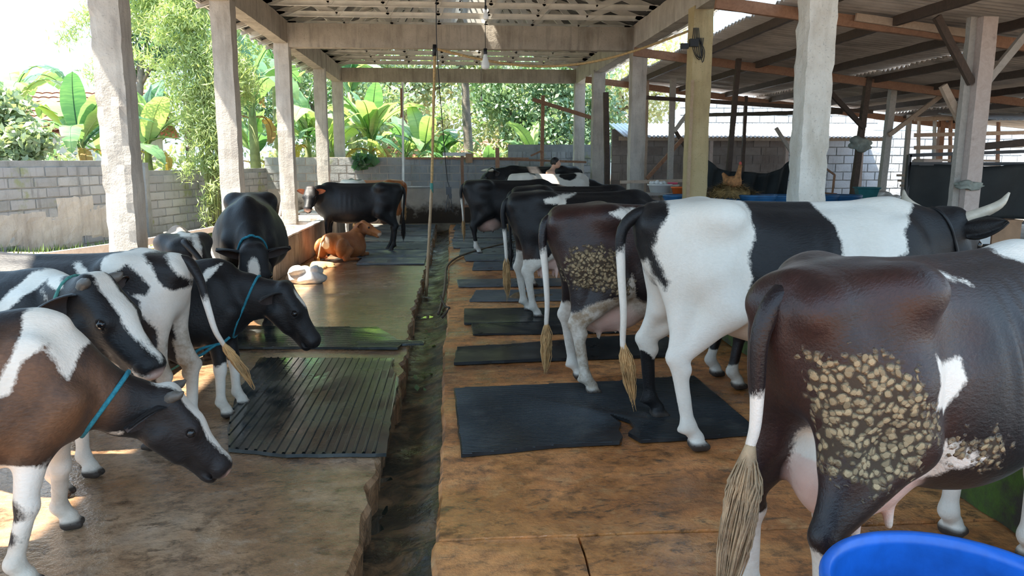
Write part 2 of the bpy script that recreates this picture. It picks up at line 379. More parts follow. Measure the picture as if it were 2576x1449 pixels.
def slab(name, xa, xb, ya, yb, mat, jag, seed, zoff=0.0, step=.06, ca=.03, cb=.03):
    """floor slab, the edges named in jag (dict a/b -> amplitude) broken and uneven"""
    ys = np.linspace(ya, yb, max(2, int((yb - ya) / step)))
    ea = edge_noise(ys, seed, jag.get('a', 0.0)); eb = edge_noise(ys, seed + 7, jag.get('b', 0.0)); cols = []
    A = xa + ea; B = xb + eb; z0 = np.full(len(ys), zoff); p = lambda x, z: np.stack([x, ys, z], 1)
    nz = vnoise(np.stack([0 * ys, ys, 0 * ys], 1), 7, seed + 3) * .012
    cols += [p(A + ca + ea * .4, z0 - .30), p(A + ca * .4, z0 - .035 + nz), p(A + ca, z0 - .003 + nz * .1 * ca / .03)]
    for t in np.linspace(.08, .92, 8): cols.append(p(A + (B - A) * t, z0 + vnoise(np.stack([A * 0 + t * 3, ys, 0 * ys], 1), 1.5, seed + 5) * .004))
    cols += [p(B - cb, z0 - .003 + nz * .1 * cb / .03), p(B - cb * .4, z0 - .035 + nz), p(B - cb + eb * .4, z0 - .30)]
    v = np.stack(cols, 0).reshape(-1, 3); n = len(ys); i, j = np.meshgrid(np.arange(len(cols) - 1), np.arange(n - 1), indexing='ij'); a = (i * n + j).ravel()
    f = [tuple(q) for q in np.stack([a, a + n, a + n + 1, a + 1], 1)]
    m = len(cols); f.append(tuple(k * n for k in range(m))[::-1]); f.append(tuple(k * n + n - 1 for k in range(m)))
    return obj(name, v, f, M[mat], floor, False)
slab('slab', -2.58, -.42, -1.5, 20.55, 'floor_left', {'b': .045}, 11)
slab('slab', -.10, 2.58, 3.22, 20.55, 'floor_right', {'a': .020}, 23)
slab('slab', -.115, .538, -1.5, 3.212, 'floor_right', {'a': .020, 'b': .010}, 31, -.010, .06, .03, .004)
slab('slab', .5395, 2.58, -1.5, 3.208, 'floor_right', {'a': .010}, 38, -.008, .06, .004, .03)
v, f = grid_mesh(np.linspace(-.62, .06, 18), np.linspace(-1.5, 20.55, 420), lambda X, Y: -.205 + (vnoise(np.stack([X.ravel(), Y.ravel(), 0 * X.ravel()], 1), 6, 5) * .018 + vnoise(np.stack([X.ravel(), Y.ravel(), 0 * X.ravel()], 1), 18, 6) * .008).reshape(X.shape) + .075 * np.clip((X + .30) / .20, 0, 1) ** 1.5)
obj('gutter_bed', v, f, M['gutter_bed'], floor, True)
t = NT('gutter_water'); t.done((.020, .026, .020), .03, t.bump(t.noise(t.world(), 9, 3), .12, .01), Specular_IOR_Level=.8); M['gutter_water'] = t.m
v, f = grid_mesh(np.linspace(-.47, -.15, 4), np.linspace(-1.5, 20.5, 20), lambda X, Y: 0 * X - .214)
tag(obj('gutter_water', v, f, M['gutter_water'], floor), kind='stuff')

# ---------------------------------------------------------------- feed troughs
def trough(name, label, xin, xout, ya, yb, zt, nd, seed, matf):
    root = tag(empty(name, ((xin + xout) / 2, (ya + yb) / 2, 0)), label, 'trough'); c = np.array(((xin + xout) / 2, (ya + yb) / 2, 0)); sg = 1 if xout > xin else -1
    def wall(nm, x, w, y0, y1, z1, mat, sd, cell=.14):
        v, f = rough_box((w, y1 - y0, z1), cell, .012, sd); obj(nm, v + np.array((x, (y0 + y1) / 2, z1 / 2)) - c, f, M[mat], root)
    wall('front_wall', xin + sg * .065, .13, ya, yb, zt - .03, matf, seed); wall('back_wall', xout - sg * .06, .12, ya, yb, zt - .03, 'trough', seed + 1)
    v, f = rough_box((.15, yb - ya, .035), .14, .008, seed + 5); obj('rim', v + np.array((xin + sg * .065, (ya + yb) / 2, zt - .0125)) - c, f, M['trough'], root)
    v, f = rough_box((.15, yb - ya, .035), .14, .008, seed + 6); obj('rim', v + np.array((xout - sg * .06, (ya + yb) / 2, zt - .0125)) - c, f, M['trough'], root)
    wd = abs(xout - xin); ys = np.linspace(ya, yb, nd)
    for i, y in enumerate(ys):
        v, f = rough_box((wd - .26, .11, zt), .12, .009, seed + 10 + i); obj('divider', v + np.array(((xin + xout) / 2, y, zt / 2 - .004)) - c, f, M['trough'], root)
    v, f = grid_mesh(np.linspace(-wd / 2 + .05, wd / 2 - .05, 4), np.linspace((ya - yb) / 2, (yb - ya) / 2, 40), lambda X, Y: .26 + vnoise(np.stack([X.ravel(), Y.ravel(), 0 * X.ravel()], 1), 3, seed).reshape(X.shape) * .02)
    obj('trough_bed', v, f, M['trough_dirty'], root); return root
trough('feed_trough', 'long concrete feed trough with pale divided bays under the left columns', -2.45, -3.44, 5.6, 20.4, .55, 19, 3, 'trough_dirty')
tr = trough('feed_trough', 'long concrete feed trough with mossy green front before the right cows', 2.48, 3.26, 1.2, 20.4, .52, 24, 60, 'trough_dirty')
t = NT('mossy'); v_ = t.world(); c = t.mix(t.ramp(t.noise(v_, 3.5, 6, .7), [(.42, 0.0), (.58, 1.0)]), (.05, .042, .03), (.07, .125, .02)); M['mossy'] = t.done(c, .9, t.bump(t.noise(v_, 30, 4), .8, .015))
for ch in tr.children:
    if ch.name.startswith('front_wall'): ch.data.materials[0] = M['mossy']

# ---------------------------------------------------------------- columns and beams
ORD = ['first', 'second', 'third', 'fourth', 'fifth', 'sixth', 'seventh', 'eighth', 'ninth', 'tenth', 'eleventh', 'twelfth']
ROWS = [3.85, 7.40, 10.95, 14.60, 18.57, 21.35]; XL, XR = -3.0, 3.45
LN = ['left column nearest the camera, thick with a worn chipped edge', 'second left column behind the black cow with a collar', 'third left column rising from the trough before the black bull', 'fourth slim left column behind the black bull', 'last left column at the far end of the trough']
RN = ['white plastered right column behind the white cow, nearest the camera', 'ochre stained right column beside the hay nest', 'third right column behind the grazing black cow', 'fourth right column near the dark leaning pole', 'last right column at the far corner']
for side, X, names in ((0, XL, LN), (1, XR, RN)):
    for i, y in enumerate(ROWS):
        if i == 0: continue
        wd = .27 if side == 0 else .285
        v, f = rough_box((wd, wd, 3.74), .085 if y < 9 else .13, .016 if y < 9 else .012, 100 + side * 20 + i, (1, 1, .2))
        o = obj('column', v, f, M['column_white' if side and i == 1 else ('column_ochre' if side and i == 2 else 'column')], None, False, (X, y, 1.87))
        lab = 'concrete ' + names[i - 1]
        tag(o, lab, 'column', 'concrete columns of the barn')
def beam(label, a, b, w, hgt, seed, mat='beam'):
    a = Vector(a); b = Vector(b); L = (b - a).length; v, f = rough_box((L, w, hgt), .16, .010, seed, (.2, 1, 1)); o = obj('beam', v, f, M[mat], None, False, (a + b) / 2, (0, 0, math.atan2(b.y - a.y, b.x - a.x)))
    return tag(o, label, 'beam', 'concrete ring beams of the barn')
beam('concrete side beam running over the left columns', (XL, 1.0, 3.90), (XL, 21.5, 3.90), .24, .40, 5)
beam('concrete side beam running over the right columns', (XR, 1.0, 3.90), (XR, 21.5, 3.90), .24, .42, 6, 'column')
beam('concrete cross beam above the middle of the barn', (XL + .12, 14.6, 3.86), (XR - .12, 14.6, 3.84), .22, .42, 7)
beam('concrete cross beam at the far end of the barn', (XL + .12, 21.35, 3.90), (XR - .12, 21.35, 3.88), .22, .36, 8)
beam('concrete cross beam overhead near the camera', (XL + .12, 7.4, 3.90), (XR - .12, 7.4, 3.90), .22, .40, 9)

# ---------------------------------------------------------------- roof: trusses and sheets
RX, RZ, EL, ER, EZ = .2, 5.30, -3.78, 4.18, 3.98
def zroof(x): return EZ + (RZ - EZ) * ((x - EL) / (RX - EL) if x < RX else (ER - x) / (ER - RX))
steel_bar = {}
def c_bar(name, a, b, w, h, mat, parent, roll=0.0):
    """light steel channel: web and two lips"""
    d, s, t_ = frame_of(a, b, roll); mb = MB(); a = Vector(a); b = Vector(b)
    for off, ww, hh in ((Vector((0, 0, 0)), w * .14, h), (t_ * (h / 2) + s * w * .4, w, h * .08), (t_ * (-h / 2) + s * w * .4, w, h * .08)):
        mb.bar(a + off, b + off, ww, hh, roll)
    return mb.build(name, M[mat], parent)
ty = [y for y in np.arange(11.4, 21.2, .96)]
for i, y in enumerate(ty):
    root = tag(empty('roof_truss', (0, y, 4.1)), 'light grey steel roof truss, %s counted from the camera' % ORD[i], 'truss', 'steel roof trusses')
    q = lambda x, z: (x, 0, z - 4.1)
    zb = 4.17
    c_bar('bottom_chord', q(XL - .05, zb), q(XR + .05, zb), .045, .085, 'steel', root)
    c_bar('top_chord', q(EL + .06, zroof(EL + .06) - .07), q(RX, RZ - .07), .045, .085, 'steel', root); c_bar('top_chord', q(ER - .06, zroof(ER - .06) - .07), q(RX, RZ - .07), .045, .085, 'steel', root)
    n = 8; xs = np.linspace(XL + .15, XR - .15, n)
    for k in range(n - 1):
        a, b = xs[k], xs[k + 1]; m = (a + b) / 2
        c_bar('web', q(a, zb), q(m, zroof(m) - .08), .05, .09, 'steel', root); c_bar('web', q(b, zb), q(m, zroof(m) - .08), .05, .09, 'steel', root)
roof = tag(empty('roof', (0, 11, 5)), 'grey corrugated sheet roof over the barn', 'roof', kind='structure')
def corr(name, L, wd, pitch, amp, n_l=2, thick=0.0):
    """corrugated sheet: waves along local x, length along local y"""
    nx = int(wd / pitch * 6) + 1; xs = np.linspace(0, wd, nx); ys = np.linspace(0, L, n_l); z = amp * np.sin(xs / pitch * 2 * np.pi)
    v = np.array([(x, y, zz) for y in ys for x, zz in zip(xs, z)]); f = [(j * nx + i, j * nx + i + 1, (j + 1) * nx + i + 1, (j + 1) * nx + i) for j in range(n_l - 1) for i in range(nx - 1)]
    if thick:
        k = len(v); v = np.concatenate([v, v - (0, 0, thick)]); f += [tuple(k + q for q in r[::-1]) for r in f]
        f += [(i + 1, i, k + i, k + i + 1) for i in range(nx - 1)]; o = (n_l - 1) * nx; f += [(o + i, o + i + 1, k + o + i + 1, k + o + i) for i in range(nx - 1)]
    return v, f
SL = math.hypot(RX - EL, RZ - EZ); v, f = corr('roof_sheet', SL + .03, .80, .08, .014, 2, .004); sheet_me = mesh('roof_sheet', v, f, M['roof_sheet'], True)
ang = math.atan2(RZ - EZ, RX - EL)
for i in range(29):
    y = .2 + i * .765
    o = link('roof_sheet', sheet_me, roof); o.matrix_local = Matrix.Translation((EL, y - 11 + .8, EZ - 5)) @ Matrix(((0, math.cos(ang), -math.sin(ang), 0), (-1, 0, 0, 0), (0, math.sin(ang), math.cos(ang), .003 * (i % 2)), (0, 0, 0, 1)))
    if 16 < i < 25: o.scale.y = .94
    o = link('roof_sheet', sheet_me, roof); o.matrix_local = Matrix.Translation((ER, y - 11, EZ - 5)) @ Matrix(((0, -math.cos(ang), math.sin(ang), 0), (1, 0, 0, 0), (0, math.sin(ang), math.cos(ang), .003 * (i % 2)), (0, 0, 0, 1)))
for sx, x0 in ((1, EL), (-1, ER)):
    for k, t_ in enumerate((.02, .14, .34, .56, .78)):
        x = x0 + (RX - x0) * t_; z = zroof(x) - .035; mb = MB(); mb.bar((x, .3 - 11, z - 5), (x, 22.2 - 11, z - 5), .035, .04); mb.build('batten', M['steel'], roof)
for y in np.arange(8.0, 21.6, .62):
    mb = MB(); mb.bar((EL + .02, y - 11, zroof(EL) - .07 - 5), (XL - .05, y - 11, zroof(XL) - .07 - 5), .05, .06); mb.build('rafter_tail', M['wood_grey'], roof)

# ---------------------------------------------------------------- block walls
def block_wall(name, label, a, b, z0, z1, matb, matm, bw=.42, bh=.205, thick=.11, zb=None, seed=1, top=None, proud=.010):
    """a, b: ends of the near face.  zb: height where single blocks start (plaster below)."""
    a = Vector((a[0], a[1], 0)); b = Vector((b[0], b[1], 0)); L = (b - a).length; ang = math.atan2(b.y - a.y, b.x - a.x); rr = random.Random(seed)
    v, f = rough_box((L, thick, z1 - z0), .3, .006, seed); root = obj(name, v + np.array((L / 2, thick / 2, (z0 + z1) / 2)), f, M[matm], None, False, a, (0, 0, ang)); tag(root, label, 'wall', kind='structure')
    mes = []
    for k in range(4):
        v, f = rough_box((bw - .022, .05, bh - .020), .11, .006, seed * 5 + k, (1, .5, 1)); mes.append(mesh('block', v, f, M[matb]))
    zz = zb if zb is not None else z0; r = 0
    while zz + bh <= z1 + .01:
        x = -(bw / 2 if r % 2 else 0)
        while x < L:
            x0, x1 = max(x, 0), min(x + bw, L)
            if x1 - x0 > .12:
                o = link('block', mes[rr.randrange(4)], root, ((x0 + x1) / 2, .025 - proud - rr.random() * .006, zz + bh / 2), (rr.uniform(-.01, .01), rr.uniform(-.008, .008), rr.uniform(-.012, .012)))
                o.scale.x = (x1 - x0) / bw
            x += bw
        zz += bh; r += 1
    return root
block_wall('wall_left', 'grey concrete block wall beyond the left columns', (-7.45, 8.4), (-5.95, 15.4), 0.0, 1.66, 'block', 'mortar', seed=2, zb=.08, bw=.52, bh=.165)
block_wall('wall_left_far', 'lower grey block wall further along behind the bamboo', (-5.95, 15.4), (-4.75, 21.0), 0.0, 1.47, 'block', 'mortar', seed=3, zb=.06, bw=.52, bh=.165)
pl = MB()
for yy, zz, w_, h_ in ((12.3, .62, 1.2, .5), (13.0, .50, 1.4, .55), (13.6, .72, .9, .7), (14.4, .6, 1.0, .6)):
    v, f = rough_box((.03, w_, h_), .09, .03, int(yy * 7), (.3, 1, 1)); v[:, 0] += .2143 * v[:, 1]; pl.add(v + np.array((-6.545 + .2143 * (yy - 12.6), yy, zz)), f)
tag(pl.build('plaster_patch', M['column'], None), 'patch of grey plaster left on the block wall', 'plaster', kind='structure')
for i, (y, z1) in enumerate(((11.5, 1.72), (15.4, 1.62), (18.4, 1.5))):
    v, f = rough_box((.16, .2, z1), .1, .015, 40 + i, (1, 1, .2)); tag(obj('wall_pier', v, f, M['mortar'], None, False, (-7.40 + .2143 * (y - 8.4) + .03, y, z1 / 2)), ['dark mossy pier in the block wall under the shrub', 'pier in the block wall left of the bamboo', 'pier in the block wall right of the bamboo'][i], 'pier', kind='structure')
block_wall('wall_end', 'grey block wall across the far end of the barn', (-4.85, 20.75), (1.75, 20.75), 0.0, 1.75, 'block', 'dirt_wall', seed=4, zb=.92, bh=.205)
block_wall('wall_end_tall', 'taller block wall behind the far cows', (1.6, 22.6), (4.6, 22.6), 0.0, 2.12, 'block', 'mortar', seed=5, zb=.9)
block_wall('wall_back', 'block wall coloured brown for its shade under the white sheet roof', (4.3, 21.0), (9.2, 21.0), 0.0, 2.5, 'block_shaded', 'mortar_shaded', seed=6, zb=.45, bw=.46, bh=.225)
block_wall('wall_back_lit', 'lit stretch of the same block wall on the right, daylight coloured in pale', (9.2, 21.0), (16.0, 21.0), 0.0, 2.5, 'block_lit', 'mortar', seed=7, zb=.45, bw=.46, bh=.225)
block_wall('wall_far', 'tall pale block wall far beyond the white roof', (7.6, 26.0), (14.5, 26.0), 0.0, 4.1, 'block_lit', 'mortar', seed=8, zb=2.2, bw=.5, bh=.24)

# ---------------------------------------------------------------- timber lean-to on the right
def zlean(x): return 3.60 - .095 * (x - 4.15)
lean = tag(empty('lean_to_roof', (8, 12, 3.3)), 'low grey fibre cement sheet roof on timber to the right', 'roof', kind='structure')
v, f = corr('fibre_sheet', 3.62, .98, .14, .028, 2, .008); fib = mesh('fibre_sheet', v, f, M['fibre_cement'], True); la = math.atan(.095)
for r, x0 in enumerate((4.15, 7.65, 11.15)):
    for i in range(17):
        y = 3.4 + i * .945; o = link('fibre_sheet', fib, lean)
        o.matrix_local = Matrix.Translation((x0 - 8 + R.uniform(-.05, .05), y - 12, zlean(x0) + .02 - .055 * r - 3.3 + .004 * (i % 2))) @ Matrix(((0, math.cos(la), math.sin(la), 0), (1, 0, 0, 0), (0, -math.sin(la), math.cos(la), 0), (0, 0, 0, 1)))
def timber(name, label, a, b, w, h, mat, group='lean-to timbers', cat='timber', roll=0.0, seed=None):
    a = Vector(a); b = Vector(b); L = (b - a).length; v, f = rough_box((L, w, h), max(.12, w), .006, seed if seed is not None else R.randrange(999), (.1, 1, 1))
    d, s, t_ = frame_of(a, b, roll); o = obj(name, v, f, M[mat]); o.matrix_world = Matrix.Translation((a + b) / 2) @ Matrix((d, -s, t_)).transposed().to_4x4()
    return tag(o, label, cat, group)
for i, x in enumerate((4.35, 5.5, 6.65, 7.75, 8.9, 10.0, 11.2, 12.4)):
    timber('purlin', 'dark purlin under the lean-to sheets, %s counted from the barn' % ORD[i], (x, 3.2, zlean(x) - .10 - .012 * i), (x, 19.3, zlean(x) - .10 - .012 * i), .07, .12, 'wood_dark', 'lean-to purlins')
for i, (y, xa) in enumerate(((5.9, 3.4), (9.75, 3.25), (14.1, 3.25), (18.9, 3.2))):
    za = zlean(3.4) - .20
    timber('rafter', 'reddish rafter tied to the right columns, %s from the camera' % ORD[i], (xa, y, za + .10), (12.8, y, zlean(12.8) - .30), .07, .15, 'wood_red', 'lean-to rafters')
timber('rafter', 'short doubled timber lying along the nearest reddish rafter', (5.0, 9.66, zlean(5.0) - .11), (6.8, 9.66, zlean(6.8) - .16), .05, .10, 'wood_pale', 'lean-to rafters')
PO = [((6.2, 9.0), (6.24, 9.0), .19, 'wood_pink', 'thick pinkish post in front of the black tarpaulin'), ((6.06, 9.06), (6.11, 9.06), .09, 'wood_grey', 'narrow grey post strapped to the thick pinkish post'),
      ((4.86, 13.7), (5.02, 13.7), .085, 'wood_dark', 'thin dark post leaning over the hay nest'), ((7.42, 14.1), (7.62, 14.1), .11, 'wood_dark', 'dark post with a cloth bundle tied on it'),
      ((8.5, 15.0), (8.62, 15.0), .13, 'wood_grey', 'grey post right of the cloth bundle'), ((9.8, 14.1), (9.8, 14.1), .13, 'wood_pale', 'pale post behind the black tarpaulin frame'),
      ((4.85, 17.2), (4.85, 17.2), .12, 'wood_grey', 'grey post in front of the back block wall'), ((4.35, 17.6), (4.35, 17.6), .12, 'wood_pale', 'pale post beside the slanting brace near the buckets'),
      ((6.05, 19.1), (6.05, 19.1), .12, 'wood_pink', 'pinkish post behind the sagging black net'), ((7.15, 18.9), (7.15, 18.9), .08, 'wood_dark', 'thin dark post at the lit end of the back wall'),
      ((8.7, 18.9), (8.8, 18.9), .13, 'wood_pale', 'pale post standing against the pale block wall'), ((12.2, 18.9), (12.2, 18.9), .13, 'wood_red', 'reddish post on the far right before the pale wall')]
for (x0, y0), (x1, y1), w, m_, lb in PO:
    timber('post', lb, (x0, y0, .02), (x1, y1, zlean(x1) - .10), w, w, m_, 'lean-to posts', 'post')
BR = [((6.12, 8.98, 2.55), (5.62, 8.98, 3.30), 'wood_dark', 'dark brace left of the thick pinkish post'), ((6.26, 9.0, 2.50), (6.85, 9.0, 3.26), 'wood_grey', 'grey brace right of the thick pinkish post'),
      (onY(2436, 345, 9.15), onY(2372, 215, 9.15), 'wood_pale', 'lower pale brace behind the thick pinkish post'),
      ((7.58, 14.05, 2.25), (6.55, 14.05, 3.20), 'wood_dark', 'dark brace running up left from the cloth bundle'), ((8.55, 14.9, 2.15), (9.6, 14.9, 2.95), 'wood_pale', 'pale brace right of the grey post'),
      ((6.05, 19.0, 1.5), (5.3, 19.0, 2.6), 'wood_dark', 'dark brace behind the black net'), ((8.7, 18.8, 1.35), (7.9, 18.8, 2.45), 'wood_grey', 'grey brace against the pale wall'),
      ((4.40, 17.5, 1.25), (5.2, 17.5, 2.15), 'wood_red', 'reddish slanting brace near the buckets'), ((4.9, 17.15, 2.3), (5.5, 17.15, 3.1), 'wood_grey', 'short brace at the top of the grey post'),
      ((7.2, 14.2, 2.55), (6.1, 18.8, 2.75), 'wood_dark', 'long dark tie beam crossing behind the cloth bundle'), ((4.2, 16.9, 3.0), (9.5, 17.3, 2.75), 'wood_dark', 'dark cross beam low under the far sheets')]
for a, b, m_, lb in BR: timber('brace', lb, a, b, .07, .09, m_, 'lean-to braces', 'brace')
for o, xx in ((0, 3.66), ):
    timber('plank', 'brown plank standing beside the ochre column', (3.30, 10.78, .55), (3.31, 10.78, 2.75), .05, .05, 'bamboo_pole', 'lean-to timbers')
# white sunlit sheet roof before the shade-coloured wall
wr = tag(empty('shed_roof', (7, 20, 2.4)), 'white sunlit corrugated roof in front of the block wall', 'roof', kind='structure')
v, f = corr('white_sheet', 2.2, .9, .11, .018, 2, .005); wsm = mesh('white_sheet', v, f, M['white_sheet'], True)
for i in range(8):
    o = link('white_sheet', wsm, wr, (4.3 + i * .87 - 7, 19.45 - 20, 2.24 - 2.4 + .004 * (i % 2)), (.20, 0, R.uniform(-.01, .01)))
for i, x in enumerate((4.6, 6.6, 8.6, 10.6)):
    timber('post', 'thin post carrying the white sheet roof, %s from the left' % ORD[i], (x, 19.7, .05), (x, 19.7, 2.2), .09, .09, 'wood_pink', 'shed posts', 'post')
mb = MB(); mb.bar((4.2, 19.65, 2.21), (11.3, 19.65, 2.21), .06, .10); tag(mb.build('eaves_beam', M['wood_pale']), 'pale beam under the white sheet roof edge', 'beam')
# ---------------------------------------------------------------- cattle: a body grown as one implicit surface
def coat(name, base, base2, brown=(.10, .045, .025), white=(.84, .77, .68), white2=(.60, .52, .42), rough=.50, crust=(.36, .26, .145), stain=(.30, .21, .13), crust_sc=26.0):
    t = NT(name); v = t.co
    n = t.noise(t.map(v, (1, 1, 1)), 3.2, 4, .6); c = t.ramp(n, [(.35, base), (.68, base2)])
    hair = t.noise(t.map(v, (14, 50, 34)), 3.0, 4, .6)
    c = t.mix(t.math('MULTIPLY', t.attr('bn'), t.ramp(t.noise(v, 5.0, 5, .65), [(.3, .25), (.6, 1.0)])), c, brown)
    c = t.mix(.5, c, t.ramp(hair, [(.3, (.55, .55, .55)), (.7, (1.3, 1.3, 1.3))]), 'MULTIPLY')
    e = t.math('ADD', t.math('MULTIPLY', t.math('SUBTRACT', t.noise(v, 13, 4, .65), .5), .05), t.math('MULTIPLY', t.math('SUBTRACT', t.noise(t.map(v, (40, 90, 40)), 2.0, 2), .5), .03))
    wm = t.ramp(t.math('ADD', t.math('MULTIPLY', t.math('ADD', t.attr('w'), e), 30), .5), [(.2, 0.0), (.8, 1.0)])
    wc = t.ramp(t.noise(v, 2.6, 5, .65), [(.38, white), (.72, tuple(.6 * a + .4 * b for a, b in zip(white, white2)))])
    wc = t.mix(t.math('MULTIPLY', t.attr('st'), t.ramp(t.noise(v, 8, 5, .7), [(.35, 0.15), (.62, 1.0)])), wc, stain)
    wc = t.mix(.25, wc, t.ramp(hair, [(.3, (.8, .8, .8)), (.7, (1.1, 1.1, 1.1))]), 'MULTIPLY')
    c = t.mix(wm, c, wc)
    pk = t.attr('pk'); c = t.mix(pk, c, t.ramp(t.noise(v, 6, 4), [(.3, (.62, .36, .29)), (.7, (.74, .52, .43))]))
    vv = t.n('VectorMath', operation='ADD'); t.l(v, vv.inputs[0])
    dn = t.n('TexNoise'); t.l(v, dn.inputs['Vector']); dn.inputs['Scale'].default_value = 20; sc_ = t.n('VectorMath', operation='SCALE'); t.l(dn.outputs[1], sc_.inputs[0]); sc_.inputs[3].default_value = .03
    t.l(sc_.outputs[0], vv.inputs[1])
    cell = t.n('TexVoronoi'); t.l(vv.outputs[0], cell.inputs['Vector']); cell.inputs['Scale'].default_value = crust_sc
    csep = t.n('SeparateColor'); t.l(cell.outputs['Color'], csep.inputs[0])
    plate = t.ramp(cell.outputs['Distance'], [(.52, 1.0), (.66, 0.0)]); dome = t.ramp(cell.outputs['Distance'], [(.0, 1.0), (.42, .85), (.64, 0.0)])
    di = t.math('ADD', t.attr('di'), t.math('MULTIPLY', t.math('SUBTRACT', t.noise(v, 7, 5, .7), .5), .15))
    di = t.math('ADD', di, t.math('MULTIPLY', t.math('SUBTRACT', csep.outputs[0], .55), .07))
    dm = t.ramp(t.math('ADD', t.math('MULTIPLY', di, 12), .5), [(.3, 0.0), (.7, 1.0)])
    crm = t.math('MULTIPLY', dm, plate)
    cc = t.ramp(csep.outputs[1], [(0.0, tuple(x * .62 for x in crust)), (1.0, tuple(x * 1.25 for x in crust))])
    c = t.mix(t.math('MULTIPLY', dm, .85), c, (.060, .040, .024)); c = t.mix(crm, c, cc)
    c = t.mix(t.attr('hf'), c, (.050, .036, .028))
    b1 = t.bump(t.math('MULTIPLY', dm, dome), 1.0, .016); b2 = t.bump(t.noise(v, 11, 4, .6), .22, .02, t.bump(hair, .35, .008, b1))
    rg = t.mix(wm, (rough,) * 3, (.62,) * 3); rg = t.mix(dm, rg, (.9,) * 3)
    M[name] = t.done(c, rg, b2, Specular_IOR_Level=.35, Sheen_Weight=.04, Sheen_Roughness=.4); return M[name]
coat('coat_black', (.0065, .006, .0065), (.013, .011, .0115), white=(.84, .78, .69), white2=(.62, .52, .40))
coat('coat_brownblack', (.011, .0085, .0095), (.024, .015, .015), brown=(.044, .019, .015), crust=(.33, .24, .135), rough=.34, crust_sc=44)
coat('coat_heifer', (.009, .007, .007), (.018, .012, .011), brown=(.15, .070, .034), white2=(.55, .40, .25))
coat('coat_red', (.34, .105, .030), (.50, .185, .062), brown=(.10, .030, .016), white=(.80, .62, .46), rough=.5)
plain('eye', (.010, .008, .008), .06, .1); plain('horn', (.55, .48, .38), .38, .35, 9, .2); plain('horn_dark', (.10, .085, .07), .5, .3, 9, .3)
plain('switch_tan', (.52, .31, .13), .7, .35, 14, .4); plain('switch_black', (.02, .016, .015), .6, .3, 14, .4); plain('switch_grey', (.34, .23, .13), .7, .4, 14, .4)
plain('ear_skin', (.33, .10, .04), .75, .3, 12, .3)
plain('ear_dark', (.045, .030, .026), .75, .3, 12, .3)

def surface_nets(D, org, h):
    s = D < 0
    c = s[:-1, :-1, :-1].astype(np.int8)
    for a in range(2):
        for b in range(2):
            for d in range(2):
                if a + b + d: c = c + s[a:a + s.shape[0] - 1, b:b + s.shape[1] - 1, d:d + s.shape[2] - 1]
    act = (c > 0) & (c < 8); I = np.argwhere(act); idx = np.full(act.shape, -1, np.int64); idx[act] = np.arange(len(I))
    acc = np.zeros((len(I), 3)); cnt = np.zeros(len(I))
    cor = [(a, b, d) for a in (0, 1) for b in (0, 1) for d in (0, 1)]
    val = {q: D[I[:, 0] + q[0], I[:, 1] + q[1], I[:, 2] + q[2]] for q in cor}
    for q in cor:
        for ax in range(3):
            if q[ax]: continue
            r = list(q); r[ax] = 1; r = tuple(r); a, b = val[q], val[r]; m = (a < 0) != (b < 0)
            t = a[m] / (a[m] - b[m]); p = np.tile(np.array(q, float), (m.sum(), 1)); p[:, ax] = t; acc[m] += p; cnt[m] += 1
    V = org + (I + acc / cnt[:, None]) * h; Fs = []
    for ax in range(3):
        b, d = [(1, 2), (2, 0), (0, 1)][ax]
        lo = [slice(None)] * 3; hi = [slice(None)] * 3; lo[ax] = slice(0, -1); hi[ax] = slice(1, None)
        e = s[tuple(lo)] != s[tuple(hi)]; E = np.argwhere(e)
        E = E[(E[:, b] > 0) & (E[:, d] > 0) & (E[:, b] < act.shape[b]) & (E[:, d] < act.shape[d]) & (E[:, ax] < act.shape[ax])]
        ins = s[E[:, 0], E[:, 1], E[:, 2]]
        def at(ob, od):
            q = E.copy(); q[:, b] += ob; q[:, d] += od; return idx[q[:, 0], q[:, 1], q[:, 2]]
        quad = np.stack([at(-1, -1), at(0, -1), at(0, 0), at(-1, 0)], 1)
        quad[~ins] = quad[~ins][:, ::-1]; Fs.append(quad)
    Fq = np.concatenate(Fs); return V, Fq[(Fq >= 0).all(1)]
def smooth_mesh(V, Fq, it=2, lam=.5):
    e = np.concatenate([Fq[:, [0, 1]], Fq[:, [1, 2]], Fq[:, [2, 3]], Fq[:, [3, 0]]]); e = np.concatenate([e, e[:, ::-1]])
    deg = np.bincount(e[:, 0], minlength=len(V)).astype(float); deg[deg == 0] = 1
    for _ in range(it):
        V = V + lam * (np.stack([np.bincount(e[:, 0], V[e[:, 1], k], minlength=len(V)) for k in range(3)], 1) / deg[:, None] - V)
    return V

